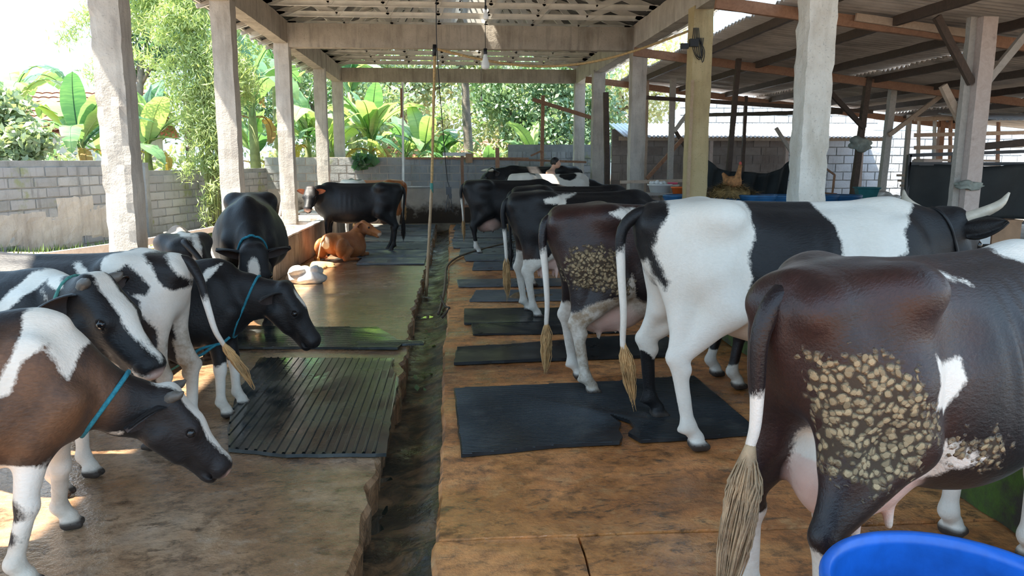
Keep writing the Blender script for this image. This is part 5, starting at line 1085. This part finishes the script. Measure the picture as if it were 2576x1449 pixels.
q = onY(1658, 458, 12.6); tag(mb.build('crumpled_bags', M['white_plastic'], None, True, (q.x, q.y, q.z - .03)), 'white crumpled plastic heaped in the white tub', 'plastic', kind='stuff')
# ---------------------------------------------------------------- black shade net, tarpaulin, cloth
a0, a1 = onY(1768, 388, 13.2), onY(1990, 402, 13.2); vv = []; nx, nz = 30, 14
for i in range(nx + 1):
    t_ = i / nx; top = a0.lerp(a1, t_); sag = -.30 * math.sin(math.pi * t_) - .05 * math.sin(3 * math.pi * t_)
    for k in range(nz + 1):
        u = k / nz; vv.append((top.x, top.y + .10 * math.sin(t_ * 19 + u * 5) * u + .05 * math.sin(t_ * 41 + u * 3) + .12 * math.sin(u * 3), top.z + sag * (1 - u) - u * (top.z - .42)))
ff = [(i * (nz + 1) + k, (i + 1) * (nz + 1) + k, (i + 1) * (nz + 1) + k + 1, i * (nz + 1) + k + 1) for i in range(nx) for k in range(nz)]
net = obj('shade_net', vv, ff, M['black_tarp'], None, True); sm = net.modifiers.new('s', 'SOLIDIFY'); sm.thickness = .008; tag(net, 'sagging black shade net hung between the ochre and white columns', 'net')
rail('rail', 'pale horizontal pole running behind the tubs', onY(1560, 458, 13.66), onY(1830, 452, 13.66), .05, .06, 'wood_pale', 'rail')
tp0 = onY(2292, 416, 9.9); tx0, tz1 = tp0.x, tp0.z; tz0 = onY(2292, 556, 9.9).z
nx, nz = 26, 10; vv = [(tx0 + 2.6 * i / nx, 9.9 + .03 * math.sin(i * .9) + .05 * math.sin(i * .37 + k * .3), tz1 + .015 * math.sin(i * .5) + (tz0 - tz1) * k / nz) for i in range(nx + 1) for k in range(nz + 1)]
ff = [(i * (nz + 1) + k, (i + 1) * (nz + 1) + k, (i + 1) * (nz + 1) + k + 1, i * (nz + 1) + k + 1) for i in range(nx) for k in range(nz)]
tarp = obj('tarpaulin', vv, ff, M['black_tarp'], None, True); sm = tarp.modifiers.new('s', 'SOLIDIFY'); sm.thickness = .012; tag(tarp, 'big black tarpaulin sheet behind the thick pinkish post', 'tarpaulin')
fr = tag(empty('metal_frame', (tx0, 9.96, 0)), 'black metal frame that carries the tarpaulin', 'frame')
for a, b in (((0, 0, tz0 - .6), (0, 0, tz1 + .14)), ((0, 0, tz1 + .13), (2.7, 0, tz1 + .22)), ((.62, 0, tz1), (.62, 0, tz1 + .15)), ((1.9, 0, tz1), (1.9, 0, tz1 + .2)), ((2.65, 0, tz0 - .6), (2.65, 0, tz1 + .2)), ((0, 0, tz0 - .03), (2.65, 0, tz0 - .03)), ((0, 0, tz1 + .02), (2.65, 0, tz1 + .02))):
    v = bar_v(a, b, .045, .045); obj('frame_bar', v, BOXF, M['black_metal'], fr)
mb = MB(); mb.bar(onY(2440, 372, 9.8), onY(2640, 352, 9.8), .09, .09); tag(mb.build('pole', M['wood_dark']), 'dark round pole lying above the tarpaulin frame', 'pole')
for i, (xa, xb, mt, lb) in enumerate(((2320, 2362, 'teal_plastic', 'pale blue crate peeping out below the tarpaulin'), (2364, 2412, 'blue_dull', 'dark blue crate peeping out below the tarpaulin'), (2450, 2476, 'white_plastic', 'white carton below the tarpaulin'), (2480, 2550, 'card', 'pinkish carton below the tarpaulin'))):
    a, b = onY(xa, 560, 9.8), onY(xb, 560, 9.8); mb = MB(); mb.box(((a.x + b.x) / 2, 9.8, a.z - .12), (b.x - a.x, .3, .30)); mb.box(((a.x + b.x) / 2, 9.8, a.z + .03), (b.x - a.x + .02, .32, .03)); tag(mb.build('crate', M[mt]), lb, 'crate', 'crates below the tarpaulin')
mb = MB(); a = onY(2430, 590, 9.8); mb.box((a.x + .3, 9.85, a.z - .17), (3.4, .5, .04)); 
for dx in (-1.2, 1.7): mb.box((a.x + .3 + dx, 9.85, (a.z - .17) / 2), (.08, .4, a.z - .2))
tag(mb.build('shelf', M['wood_dark']), 'dark low shelf holding the crates', 'shelf')
def bundle(label, c, r, mat, seed, name='cloth_bundle', cat='cloth'):
    F = Field((-r[0] * 1.6, -r[1] * 1.6, -r[2] * 1.6), (r[0] * 1.6, r[1] * 1.6, r[2] * 1.6), max(r) / 14); rr = random.Random(seed)
    for k in range(12): F.ell((rr.uniform(-.7, .7) * r[0], rr.uniform(-.5, .5) * r[1], rr.uniform(-.6, .6) * r[2]), (r[0] * .45, r[1] * .5, r[2] * rr.uniform(.25, .5)), r[2] * .25)
    V, Q = surface_nets(F.D, F.lo, F.h); V += vnoise(V, 14 / max(r) * .2, seed)[:, None] * .02; return tag(obj(name, V, Q, M[mat], None, True, c), label, cat)
q = Vector((7.50, 14.06, onY(2150, 362, 14.0).z)); bundle('grey and blue cloth bundle tied to the dark post', q, (.24, .12, .15), 'cloth_grey', 3)
q = onY(2438, 466, 8.92); bundle('grey rag knotted round the thick pinkish post', q, (.17, .12, .06), 'cloth_grey', 5, 'rag')
# crates, pallets and lumber in the right background
def slat_crate(label, px0, px1, Y, n, mat, group='slatted crates'):
    a = onY(*px0, Y); b = onY(*px1, Y); root = tag(empty('slatted_crate', (a.x, Y, b.z)), label, 'crate', group); w_, h_ = b.x - a.x, a.z - b.z
    for z in (0, h_): v = bar_v((0, 0, z), (w_, 0, z), .05, .05); obj('rail', v, BOXF, M[mat], root)
    for k in range(n): x = w_ * (k + .5) / n; v = bar_v((x, 0, 0), (x, 0, h_), .04, .03); obj('slat', v, BOXF, M[mat], root)
    for z in (0, h_): v = bar_v((0, .4, z), (w_, .4, z), .05, .05); obj('rail', v, BOXF, M[mat], root)
    for x in (.02, w_ - .02): v = bar_v((x, 0, h_), (x, .4, h_), .05, .05); obj('side_rail', v, BOXF, M[mat], root); v = bar_v((x, .4, -b.z + .1), (x, .4, h_), .05, .05); obj('leg', v, BOXF, M[mat], root); v = bar_v((x, 0, -b.z + .1), (x, 0, .02), .05, .05); obj('leg', v, BOXF, M[mat], root)
slat_crate('reddish slatted crate right of the white column', (2048, 490), (2102, 520), 13.0, 6, 'wood_red'); slat_crate('reddish slatted crate under the white sheet', (2205, 500), (2252, 530), 13.2, 5, 'wood_red')
slat_crate('pale slatted bed frame high behind the tarpaulin', (2322, 405), (2366, 428), 17.0, 7, 'wood_pink')
q = onY(2180, 478, 13.0); mb = MB(); v, f = lathe_v([(.17, -.20), (.25, .05), (.27, .05), (.27, .03), (.24, .02), (.16, -.18), (.001, -.18)], 4); mb.add(v, f); tag(mb.build('teal_crate', M['teal_plastic'], None, False, q, (0, 0, .5)), 'teal plastic crate standing on a box', 'crate')
mb = MB(); mb.box((q.x, q.y, (q.z - .2) / 2 + .05), (.45, .4, q.z - .3)); tag(mb.build('stand_box', M['teal_plastic']), 'pale teal box under the teal crate', 'box')
q = onY(2225, 492, 13.3); bundle('white plastic sheet heaped on the slatted crate', (q.x, q.y, q.z), (.28, .18, .09), 'white_plastic', 8, 'plastic_sheet', 'sheet')
lum = tag(empty('lumber_stack', onY(2330, 420, 17.6)), 'stack of sawn planks stored behind the tarpaulin', 'lumber'); ll = lum.location; rr = random.Random(8)
for k in range(9):
    z = onY(2330, 402 + 13 * k, 17.6).z; L = rr.uniform(2.0, 3.2); v = bar_v((-.5 + rr.uniform(-.2, .2), rr.uniform(-.1, .1), z - ll.z), (-.5 + L, rr.uniform(-.1, .1), z - ll.z + rr.uniform(-.03, .03)), .16, .05); obj('plank', v, BOXF, M['wood_pale'], lum)
for x in (-.45, 1.1): v = bar_v((x, .1, -ll.z + .1), (x, .1, 1.2), .09, .09); obj('rack_post', v, BOXF, M['wood_grey'], lum)
for i in range(6): timber('plank', 'upright plank in the far right shed, %s from the left' % ORD[i], onY(2308 + 40 * i, 470, 18.6), onY(2312 + 40 * i, 292, 18.6), .10, .05, ['wood_pale', 'wood_grey', 'wood_red'][i % 3], 'planks of the far right shed', 'plank')
for i, yy in enumerate((300, 340, 372)): timber('plank', ['upper', 'middle', 'lower'][i] + ' cross plank in the far right shed', onY(2300, yy, 18.54), onY(2650, yy - 8, 18.54), .05, .10, 'wood_pale', 'planks of the far right shed', 'plank')
a, b = onY(2100, 440, 13.6), onY(2056, 408, 13.6); timber('bent_pole', 'thin bent reddish pole right of the white column', b, a, .035, .035, 'wood_red', None, 'pole')
c_ = onY(2084, 500, 13.6); c_.z = .08; timber('bent_pole', 'lower leg of the bent reddish pole', a, c_, .035, .035, 'wood_red', None, 'pole')
v, f = corr('white_sheet', 1.6, 1.8, .11, .018, 2, .005); q = onY(2500, 300, 13.0); tag(obj('roof_sheet', v, f, M['white_sheet'], None, True, (q.x, q.y, q.z), (.12, 0, 0)), 'bright corrugated sheet low on the far right', 'roof sheet')
# ---------------------------------------------------------------- the man
px = onY(1384, 424, 17.2); man = tag(empty('person', (px.x - .02, 17.2, 0.0), 0.0), 'bare-backed person with short black hair bending between the far cows', 'person')
F = Field((-.45, -.5, -.02), (.65, .5, 1.80), .0125)
F.ell((.02, 0, 1.02), (.12, .165, .14), .05); F.ell((.06, 0, 1.22), (.115, .17, .20), .06); F.ell((.02, 0, 1.36), (.095, .19, .10), .05); F.cone((.05, 0, 1.42), (.10, 0, 1.52), .058, .05, .04)
F.ell((.145, 0, 1.605), (.095, .075, .11), .03); F.ell((.185, 0, 1.555), (.06, .055, .06), .03); F.cone((.235, 0, 1.60), (.252, 0, 1.585), .015, .014, .015); F.ell((.225, 0, 1.545), (.02, .03, .012), .012)
for s_ in (-1, 1):
    F.ell((.02, s_ * .205, 1.38), (.075, .065, .075), .05); F.cone((.02, s_ * .225, 1.37), (.10, s_ * .265, 1.09), .052, .040, .03); F.cone((.10, s_ * .265, 1.09), (.33, s_ * .20, 1.00), .040, .028, .03); F.ell((.38, s_ * .19, .985), (.045, .02, .035), .02)
    for k in range(4): F.cone((.40, s_ * .19, .965 + .018 * k), (.47 - .008 * abs(k - 1.5), s_ * .175, .950 + .018 * k), .010, .008, .006)
    F.cone((.38, s_ * .175, 1.005), (.415, s_ * .15, 1.03), .011, .009, .008)
    F.cone((.02, s_ * .10, .98), (.05, s_ * .11, .52), .095, .06, .04); F.cone((.05, s_ * .11, .52), (.0, s_ * .11, .10), .06, .04, .03); F.cone((.0, s_ * .11, .06), (.14, s_ * .12, .035), .04, .03, .03); F.ell((.145, s_ * .078, 1.60), (.018, .012, .03), .008)
V, Q = surface_nets(F.D, F.lo, F.h); V = smooth_mesh(V, Q, 1); obj('body', V, Q, M['skin'], man, True)
F = Field((-.05, -.2, 1.4), (.35, .2, 1.8), .011); F.ell((.125, 0, 1.635), (.105, .088, .10), .03); F.ell((.23, 0, 1.585), (.085, .12, .075), .03, 'd'); F.ell((.12, 0, 1.50), (.12, .12, .065), .03, 'd')
V, Q = surface_nets(F.D, F.lo, F.h); V += vnoise(V, 40, 3)[:, None] * .006; obj('hair', V, Q, M['hair_black'], man, True)
F = Field((-.3, -.3, -.02), (.35, .3, 1.2), .016); F.ell((.02, 0, 1.0), (.13, .175, .10), .05)
for s_ in (-1, 1): F.cone((.02, s_ * .10, .98), (.05, s_ * .11, .45), .108, .085, .04)
V, Q = surface_nets(F.D, F.lo, F.h); obj('trousers', V, Q, M['trousers'], man, True)
# ---------------------------------------------------------------- plants
def banana_leaf_mesh(L, w, arch, torn, seed, mat):
    rr = random.Random(seed); n = 16; mb = MB(); P = []; a = 1.15
    x = z = 0.0
    for i in range(n + 1): P.append((x, z)); a -= arch / n * (.5 + i / n); x += L / n * math.cos(a); z += L / n * math.sin(a)
    P = np.array(P); mb.tube([(p[0], 0, p[1]) for p in P], [.022, .018, .012, .005], 5, False)
    prof = [0 if i / n < .16 else w * (math.sin(math.pi * min(1, ((i / n - .16) / .84) * .93 + .07)) ** .6) for i in range(n + 1)]; prof[-1] = .01
    for s in (-1, 1):
        i = 2
        while i < n:
            run = 1 if torn and rr.random() < .75 else (rr.randrange(2, 5) if torn else n - i); j = min(n, i + run); dz = rr.uniform(-.22, .05) if torn else 0.0; V = []; Fc = []
            for k in range(i, j + 1):
                sh = -.03 * (k == j) if (torn and j < n) else 0.0; fold = .30
                for q in (0, .5, 1.0):
                    wv = .02 * math.sin(k * 2.1 + seed) * q; V.append((P[k, 0] + sh * q, s * prof[k] * q, P[k, 1] + fold * prof[k] * q * (1 - q * .75) + dz * q * q * prof[k] * 2 + wv))
            for k in range(j - i):
                for q in range(2): a_ = k * 3 + q; Fc.append((a_, a_ + 1, a_ + 4, a_ + 3) if s < 0 else (a_ + 3, a_ + 4, a_ + 1, a_))
            mb.add(V, Fc); i = j
    return mesh('leaf', np.concatenate(mb.v), mb.f, M[mat], True)
BL = [banana_leaf_mesh(2.0, .30, 1.5, False, 1, 'banana_leaf'), banana_leaf_mesh(2.1, .27, 2.3, True, 2, 'banana_leaf'), banana_leaf_mesh(1.9, .31, .8, False, 3, 'banana_leaf'), banana_leaf_mesh(2.2, .26, 2.8, True, 4, 'banana_leaf'), banana_leaf_mesh(1.7, .26, .4, False, 5, 'banana_leaf'), banana_leaf_mesh(1.6, .16, 3.6, True, 6, 'banana_dry')]
def banana(label, base, h, n, sc, seed, dry=2, kinds=(0, 1, 2, 3, 4)):
    rr = random.Random(seed); root = tag(empty('banana_plant', base), label, 'banana plant', 'banana plants beyond the walls')
    tv, tf = tube_v([(0, 0, 0), (.03, 0, h * .5), (.0, .02, h)], [.13 * sc, .11 * sc, .07 * sc], 10); obj('stem', tv, tf, M['banana_stem'], root, True)
    for k in range(n):
        az = k * 2.4 + rr.uniform(-.4, .4); m = BL[rr.choice(kinds)]; up = rr.uniform(-.15, .35) if k < n - 2 else .45
        o = link('leaf', m, root, (0, 0, h - rr.uniform(0, .25) * sc)); o.rotation_euler = Euler((rr.uniform(-.3, .3), -up, az), 'XYZ'); s_ = sc * rr.uniform(.8, 1.15); o.scale = (s_, s_, s_)
    for k in range(dry):
        o = link('dry_leaf', BL[5], root, (0, 0, h - .25 * sc)); o.rotation_euler = (0, .5, rr.uniform(0, 6.28)); o.scale = (sc * .8,) * 3
    return root
def leaf_cloud(blobs, n, size, rr, asp=.5, shell=.55, droop=.3):
    b = np.array([q[:6] for q in blobs], float); wts = (b[:, 3] * b[:, 4] + b[:, 3] * b[:, 5] + b[:, 4] * b[:, 5]); wts /= wts.sum(); g = np.random.default_rng(rr)
    k = g.choice(len(b), n, p=wts); d = g.normal(size=(n, 3)); d /= np.linalg.norm(d, axis=1)[:, None]; rad = (shell + (1 - shell) * g.random(n)) ** (1)
    c = b[k, :3] + d * b[k, 3:6] * rad[:, None] * (1 + .18 * g.normal(size=n))[:, None]
    t = g.normal(size=(n, 3)); t[:, 2] -= droop; t /= np.linalg.norm(t, axis=1)[:, None]; nn = d + .9 * g.normal(size=(n, 3)) + (0, 0, .5); s = np.cross(t, nn); s /= np.linalg.norm(s, axis=1)[:, None] + 1e-9
    L = size * (.6 + .8 * g.random(n))[:, None]; w = L * asp * .5; up = np.cross(s, t)
    v = np.stack([c - t * L * .5, c + s * w + up * w * .3, c + t * L * .5, c - s * w + up * w * .3], 1).reshape(-1, 3); f = np.arange(4 * n).reshape(n, 4); return v, f
def tree(name, label, base, trunk, r, blobs, n, size, mat, seed, cat='tree', asp=.5, shell=.55, group='trees beyond the walls', droop=.3):
    root = tag(empty(name, base), label, cat, group)
    if trunk:
        tv, tf = tube_v(spline(trunk, 10), [r, r * .85, r * .6], 10); tr_ = obj('trunk', tv, tf, M['bark'], root, True)
        for q in blobs[:6]:
            e = trunk[-1]; a = Vector(trunk[-2]).lerp(Vector(e), .6); tv, tf = tube_v([a, a.lerp(Vector(q[:3]), .6) + Vector((0, 0, .1)), q[:3]], [r * .45, r * .25, r * .08], 6); obj('branch', tv, tf, M['bark'], tr_, True)
    v, f = leaf_cloud(blobs, n, size, seed, asp, shell, droop); tag(obj('foliage', v, f, M[mat], root), kind='stuff'); return root
def at(px, py, Y): return onY(px, py, Y)
def bp(px, Y, z=.0): q = onY(px, 405, Y); return (q.x, Y, z)
banana('banana plant with broad pale leaves behind the block wall, left of the first column', bp(205, 15.2), 2.0, 11, .85, 1, kinds=(0, 1, 2, 3))
banana('banana plant with one tall upright leaf right of the first column', bp(372, 17.2), 2.0, 9, .85, 2, kinds=(0, 1, 2, 4))
banana('banana plant with a long drooping leaf low over the block wall', bp(290, 17.0), 1.5, 8, .8, 22, 3, kinds=(0, 1, 3))
banana('banana plant standing right of the bamboo behind the second column', bp(640, 23.5), 1.8, 9, 1.0, 23, 3, kinds=(0, 1, 2))
banana('banana plant filling the gap behind the third and fourth columns', bp(835, 23.2), 1.9, 9, 1.0, 24, 3, kinds=(0, 1, 3))
banana('ragged banana plant standing dark against the sky', bp(62, 20.0), 3.1, 7, 1.0, 3, 1, kinds=(1, 3))
banana('big banana plant behind the second column with long arching leaves', bp(640, 21.0), 3.0, 10, 1.25, 4, kinds=(0, 1, 2))
banana('banana plant with many leaf stalks behind the third column', bp(775, 24.4), 2.3, 10, 1.15, 5)
banana('banana plant hanging dry leaves over the end wall', bp(935, 24.4), 2.2, 10, 1.15, 6, 4)
banana('banana plant right of the steel pole before the pink house', bp(1065, 24.8), 1.9, 7, .85, 7, 3, kinds=(0, 1, 2))
banana('small banana plant just left of the grey tree trunk', bp(1125, 24.0), 1.3, 5, .7, 8, 2, kinds=(1, 3))
banana('bright banana plant right of the grey tree trunk', bp(1222, 24.4), 1.2, 6, .75, 9, 1, kinds=(0, 2))
banana('tall banana plant with leaves high above the left eaves', bp(700, 27.0), 4.4, 9, 1.3, 10, kinds=(0, 1, 2))
banana('banana plant deep in the garden behind the end beam', bp(885, 28.0), 4.0, 9, 1.2, 11)
banana('banana plant far right of the middle, among the trees', bp(1345, 26.0), 1.6, 5, .8, 12, kinds=(0, 2))
banana('banana plant with pale shredded leaves before the pink house', bp(1100, 26.5), 1.7, 8, .95, 13, 6, kinds=(1, 3))
banana('banana plant left of the pink house with drooping leaves', bp(1020, 26.0), 1.9, 8, .95, 14, 5, kinds=(1, 3, 0))
# broad-leaved creeper on the end wall
tree('creeper', 'broad-leaved green creeper hanging over the end wall', bp(905, 20.62, 1.62), None, 0, [(0, 0, 0, .25, .12, .22), (.3, 0, .05, .18, .1, .15)], 46, .26, 'banana_leaf', 70, 'creeper', .8, .3)
# bamboo
bb = tag(empty('bamboo_clump', bp(535, 16.9)), 'tall feathery bamboo clump hanging over the block wall', 'bamboo'); rr = random.Random(12); blobs = []
for k in range(18):
    a = rr.uniform(0, 6.28); sp = rr.uniform(.3, 1.5); hh = rr.uniform(3.6, 6.6); tipx, tipy = math.cos(a) * sp - .25, math.sin(a) * sp * .6
    pts = spline([(rr.uniform(-.15, .15), rr.uniform(-.15, .15), 0), (tipx * .2, tipy * .2, hh * .5), (tipx * .6, tipy * .6, hh * .85), (tipx * 1.25, tipy * 1.25, hh * .93), (tipx * 1.7, tipy * 1.7, hh * .82)], 16)
    tv, tf = tube_v(pts, [.016, .013, .006, .003], 6); obj('culm', tv, tf, M['banana_stem'], bb, True)
    for q in pts[3:]: blobs.append((q[0], q[1], q[2], .40, .40, .30))
for k in range(10): blobs.append((rr.uniform(-.45, .40), rr.uniform(-.5, .1), rr.uniform(.5, 1.7), .3, .3, .28))
v, f = leaf_cloud(blobs, 36000, .135, 5, .15, .15, .9); tag(obj('foliage', v, f, M['bamboo_leaf'], bb), kind='stuff')
# trees and shrubs
tree('shrub', 'leafy shrub spilling over the block wall at the left edge', bp(10, 13.6), [(0, 0, 0), (0, 0, 1.0), (.1, 0, 1.7)], .07, [(-.5, .2, 1.9, .6, .5, .5), (.05, 0, 1.75, .55, .4, .45), (.35, .1, 2.0, .4, .4, .3), (-.2, .3, 2.5, .55, .4, .35), (.0, -.1, 1.45, .5, .3, .3), (-.9, .3, 1.6, .5, .4, .5)], 6500, .15, 'shrub_leaf', 21, 'shrub', .5)
tree('tree', 'loose tree with small dark leaves behind the first column', bp(345, 21.0), [(0, 0, 0), (.1, 0, 2.5), (.3, 0, 4.2)], .12, [(.2, 0, 5.2, .9, .8, .8), (.9, 0, 4.6, .8, .8, .7), (-.2, .3, 4.2, .6, .6, .5), (.7, 0, 6.0, 1.0, .8, .6), (1.5, .2, 5.6, .8, .8, .7)], 3400, .17, 'tree_leaf', 22)
tree('tree', 'pale bushy tree behind the bamboo', bp(480, 24.0), [(0, 0, 0), (0, 0, 2.5), (0, 0, 4)], .14, [(0, 0, 5.0, 1.4, 1, 1.3), (1.2, .2, 4.2, 1.3, 1, 1.2), (-1.0, .3, 3.4, 1.1, 1, 1.1), (.3, 0, 3.0, 1.5, 1, .9), (1.8, 0, 5.6, 1.2, 1, 1)], 5200, .18, 'bamboo_leaf', 23, asp=.35)
tree('tree', 'grey-trunked tree rising behind the end wall', bp(1183, 24.6), [(0, 0, 0), (-.05, 0, 2.0), (-.12, 0, 3.4), (-.15, 0, 5.0)], .17, [(-.6, .3, 6.0, 1.5, 1, 1), (.9, .2, 5.6, 1.4, 1, 1), (2.0, .4, 5.9, 1.4, 1, 1), (.4, -.2, 4.6, .8, .6, .5), (-1.8, .4, 5.6, 1.2, 1, .9)], 6000, .20, 'tree_leaf', 24)
tree('tree', 'dense glossy tree filling the view left of the last right column', bp(1300, 27.5), [(0, 0, 0), (.1, 0, 2.0), (.2, 0, 3.2)], .16, [(0, 0, 3.8, 1.4, 1, 1.2), (1.3, 0, 3.2, 1.4, 1, 1.2), (2.3, .2, 4.3, 1.4, 1, 1.2), (.6, -.4, 2.4, 1.2, .8, .8), (-.9, .2, 4.2, 1.0, 1, 1.0), (1.9, -.3, 2.2, 1.2, .8, .7), (1.0, 0, 4.9, 1.4, 1, .9), (3.0, .2, 2.8, 1.0, .8, 1.2)], 10500, .19, 'tree_leaf', 25)
tree('tree', 'green tree beyond the last right columns and the lean-to edge', bp(1545, 30.0), [(0, 0, 0), (.1, 0, 2.5), (.2, 0, 4.2)], .18, [(0, 0, 5.0, 1.6, 1, 1.3), (1.6, 0, 4.6, 1.5, 1, 1.2), (-1.2, 0, 4.0, 1.4, 1, 1.3), (2.6, 0, 5.6, 1.6, 1, 1.1), (.6, 0, 3.2, 1.5, 1, 1), (4.2, 0, 5.2, 1.6, 1, 1.1)], 6500, .22, 'shrub_leaf', 26)
tree('tree', 'tall dark green tree behind the pink house', bp(1010, 33.0), [(0, 0, 0), (.1, 0, 3.0), (.2, 0, 5.0)], .2, [(0, 0, 6.2, 2.2, 1.4, 1.5), (-2.0, 0, 5.8, 1.8, 1.2, 1.4), (2.2, 0, 5.9, 2.0, 1.2, 1.5), (.2, 0, 4.4, 2.0, 1.2, 1.0), (4.0, .2, 5.2, 1.8, 1, 1.5)], 6500, .24, 'tree_leaf', 27)
tree('tree', 'tree of mixed greens behind the big banana plants', bp(800, 31.0), [(0, 0, 0), (.1, 0, 2.5), (.2, 0, 4.0)], .18, [(0, 0, 5.2, 2.0, 1.2, 1.4), (-1.8, 0, 4.4, 1.7, 1.2, 1.5), (1.6, 0, 3.8, 1.6, 1.0, 1.5), (-.5, 0, 2.8, 1.8, 1.0, 1.0), (-3.2, 0, 3.4, 1.6, 1.2, 1.6), (-2.4, .3, 6.0, 1.5, 1, 1.0)], 7000, .24, 'tree_leaf', 28)
tree('hedge', 'low mixed greenery along the foot of the garden behind the end wall', bp(1000, 27.0), None, 0, [(-4, 0, 1.2, 1.2, .6, .9), (-2.4, .3, 1.4, 1.2, .6, .8), (-.6, 0, 1.2, 1.0, .6, .7), (3.6, 0, 1.5, 1.2, .6, .8), (5.2, .3, 1.6, 1.2, .6, .9)], 4200, .2, 'shrub_leaf', 29, 'hedge')
tree('hedge', 'leafy undergrowth hiding the pink house', bp(1120, 28.5), None, 0, [(-2.4, 0, 2.3, .9, .5, 1.1), (-1.0, 0, 1.7, .9, .5, .7), (.4, 0, 1.9, .8, .5, .7), (1.6, 0, 2.6, .9, .5, 1.2), (2.8, 0, 2.4, .9, .5, 1.2), (-3.6, 0, 2.6, .9, .5, 1.3), (-1.8, .4, 3.6, .9, .5, .6), (.2, .3, 3.4, .8, .5, .4)], 4200, .2, 'tree_leaf', 33, 'hedge')
tree('tree', 'pale feathery tree crown far behind the grey trunk', bp(1120, 38.0), [(0, 0, 0), (0, 0, 3), (0, 0, 4)], .2, [(-3, 0, 4.2, 2.2, 1, 1.6), (0, 0, 4.6, 2.2, 1, 1.8), (3, 0, 4.2, 2.2, 1, 1.8), (-6, 0, 4.6, 2.4, 1, 2.0), (6, 0, 4.4, 2.4, 1, 2.0), (-1.5, 0, 2.6, 2.5, 1, 1.2), (3, 0, 2.4, 2.5, 1, 1.2)], 6500, .32, 'shrub_leaf', 34)
tree('hedge', 'tangled greenery behind the left block wall', bp(300, 18.3), None, 0, [(-3.2, 1, 1.4, 1.1, .7, .9), (-1.6, 0, 1.2, 1.0, .6, .9), (0, 0, 1.2, .9, .6, .8), (1.4, .2, 1.3, .9, .6, .8), (-4.6, 1, 1.6, 1.0, .7, .9)], 4200, .17, 'shrub_leaf', 30, 'hedge')
# grass and litter at the foot of the block wall
mb = MB(); rr = random.Random(9)
for k in range(1500):
    y = rr.uniform(9, 19); x = -7.35 + .2143 * (y - 8.4) + rr.random() ** 2 * 1.6; z = float(ground_z(np.array([x]), np.array([y]))[0]) - .02; a = rr.random() * 6.28; L = rr.uniform(.05, .16); w_ = .012; d = np.array((math.cos(a) * .35, math.sin(a) * .35, 1)) * L; s_ = np.array((-math.sin(a), math.cos(a), 0)) * w_
    mb.add([(x - s_[0], y - s_[1], z), (x + s_[0], y + s_[1], z), (x + d[0], y + d[1], z + d[2])], [(0, 1, 2)])
tag(mb.build('grass', M['grass']), 'thin grass along the foot of the block wall', 'grass', kind='stuff')
mb = MB()
for k in range(420):
    y = rr.uniform(7, 15); x = rr.uniform(-5.4, -3.7); z = float(ground_z(np.array([x]), np.array([y]))[0]) + .012; a = rr.random() * 6.28; L = rr.uniform(.03, .08); d = np.array((math.cos(a), math.sin(a), .25)) * L; s_ = np.array((-math.sin(a), math.cos(a), .1)) * L * .4
    mb.add([np.array((x, y, z)) - d, np.array((x, y, z)) + s_, np.array((x, y, z)) + d, np.array((x, y, z)) - s_], [(0, 1, 2, 3)])
tag(mb.build('leaf_litter', M['banana_dry']), 'dry fallen leaves on the soil beyond the fence', 'leaves', kind='stuff')
# houses
def house(label, c, w, d, h, rh, wall, nt):
    root = tag(empty('house', c), label, 'house', 'houses in the background'); mb = MB(); mb.box((0, 0, h / 2), (w, d, h)); mb.build('wall', M[wall], root)
    sl = math.hypot(d / 2 + .4, rh); an = math.atan2(rh, d / 2 + .4); nr = 9; tw = (w + .8) / nt; tl = sl / nr
    tv = np.array([(x, y, .03 * math.sin(math.pi * (x / tw + .5)) + (.03 if y == 0 else 0)) for y in (0, tl * 1.15) for x in np.linspace(-tw / 2, tw / 2, 5)]); tm = mesh('roof_tile', tv, [(i, i + 1, i + 6, i + 5) for i in range(4)], M['roof_tile'], True)
    rf = MB(); rf.add([(-w / 2 - .4, -d / 2 - .4, h - .05), (w / 2 + .4, -d / 2 - .4, h - .05), (w / 2 + .4, 0, h + rh - .05), (-w / 2 - .4, 0, h + rh - .05), (w / 2 + .4, d / 2 + .4, h - .05), (-w / 2 - .4, d / 2 + .4, h - .05)], [(0, 1, 2, 3), (3, 2, 4, 5)]); ro = rf.build('roof', M['roof_tile'], root)
    for r in range(nr):
        for k in range(nt):
            o = link('roof_tile', tm, ro, (-w / 2 - .4 + tw * (k + .5), -d / 2 - .4 + math.cos(an) * tl * r, h + math.sin(an) * tl * r), (an, 0, 0))
    for x in (-w * .25, w * .25):
        mb = MB(); mb.box((x, -d / 2 - .02, h * .55), (.9, .06, 1.0)); wo = mb.build('window', M['wood_dark'], root); mb = MB(); mb.box((x, -d / 2 - .06, h * .55), (.76, .02, .86)); mb.build('pane', M['glass_bulb'], wo)
    return root
plain('pink_wall', (.62, .42, .35), .9, .2); plain('pale_wall', (.70, .72, .74), .9, .1)
house('pinkish house with tiled roof half hidden behind the banana plants', (-.2, 32.0, -.9), 4.4, 3.0, 2.3, 1.1, 'pink_wall', 26)
house('pale house with tiled roof beyond the left banana plants', (-11.2, 23.0, 0), 5.0, 3.0, 2.4, 1.2, 'pale_wall', 22)
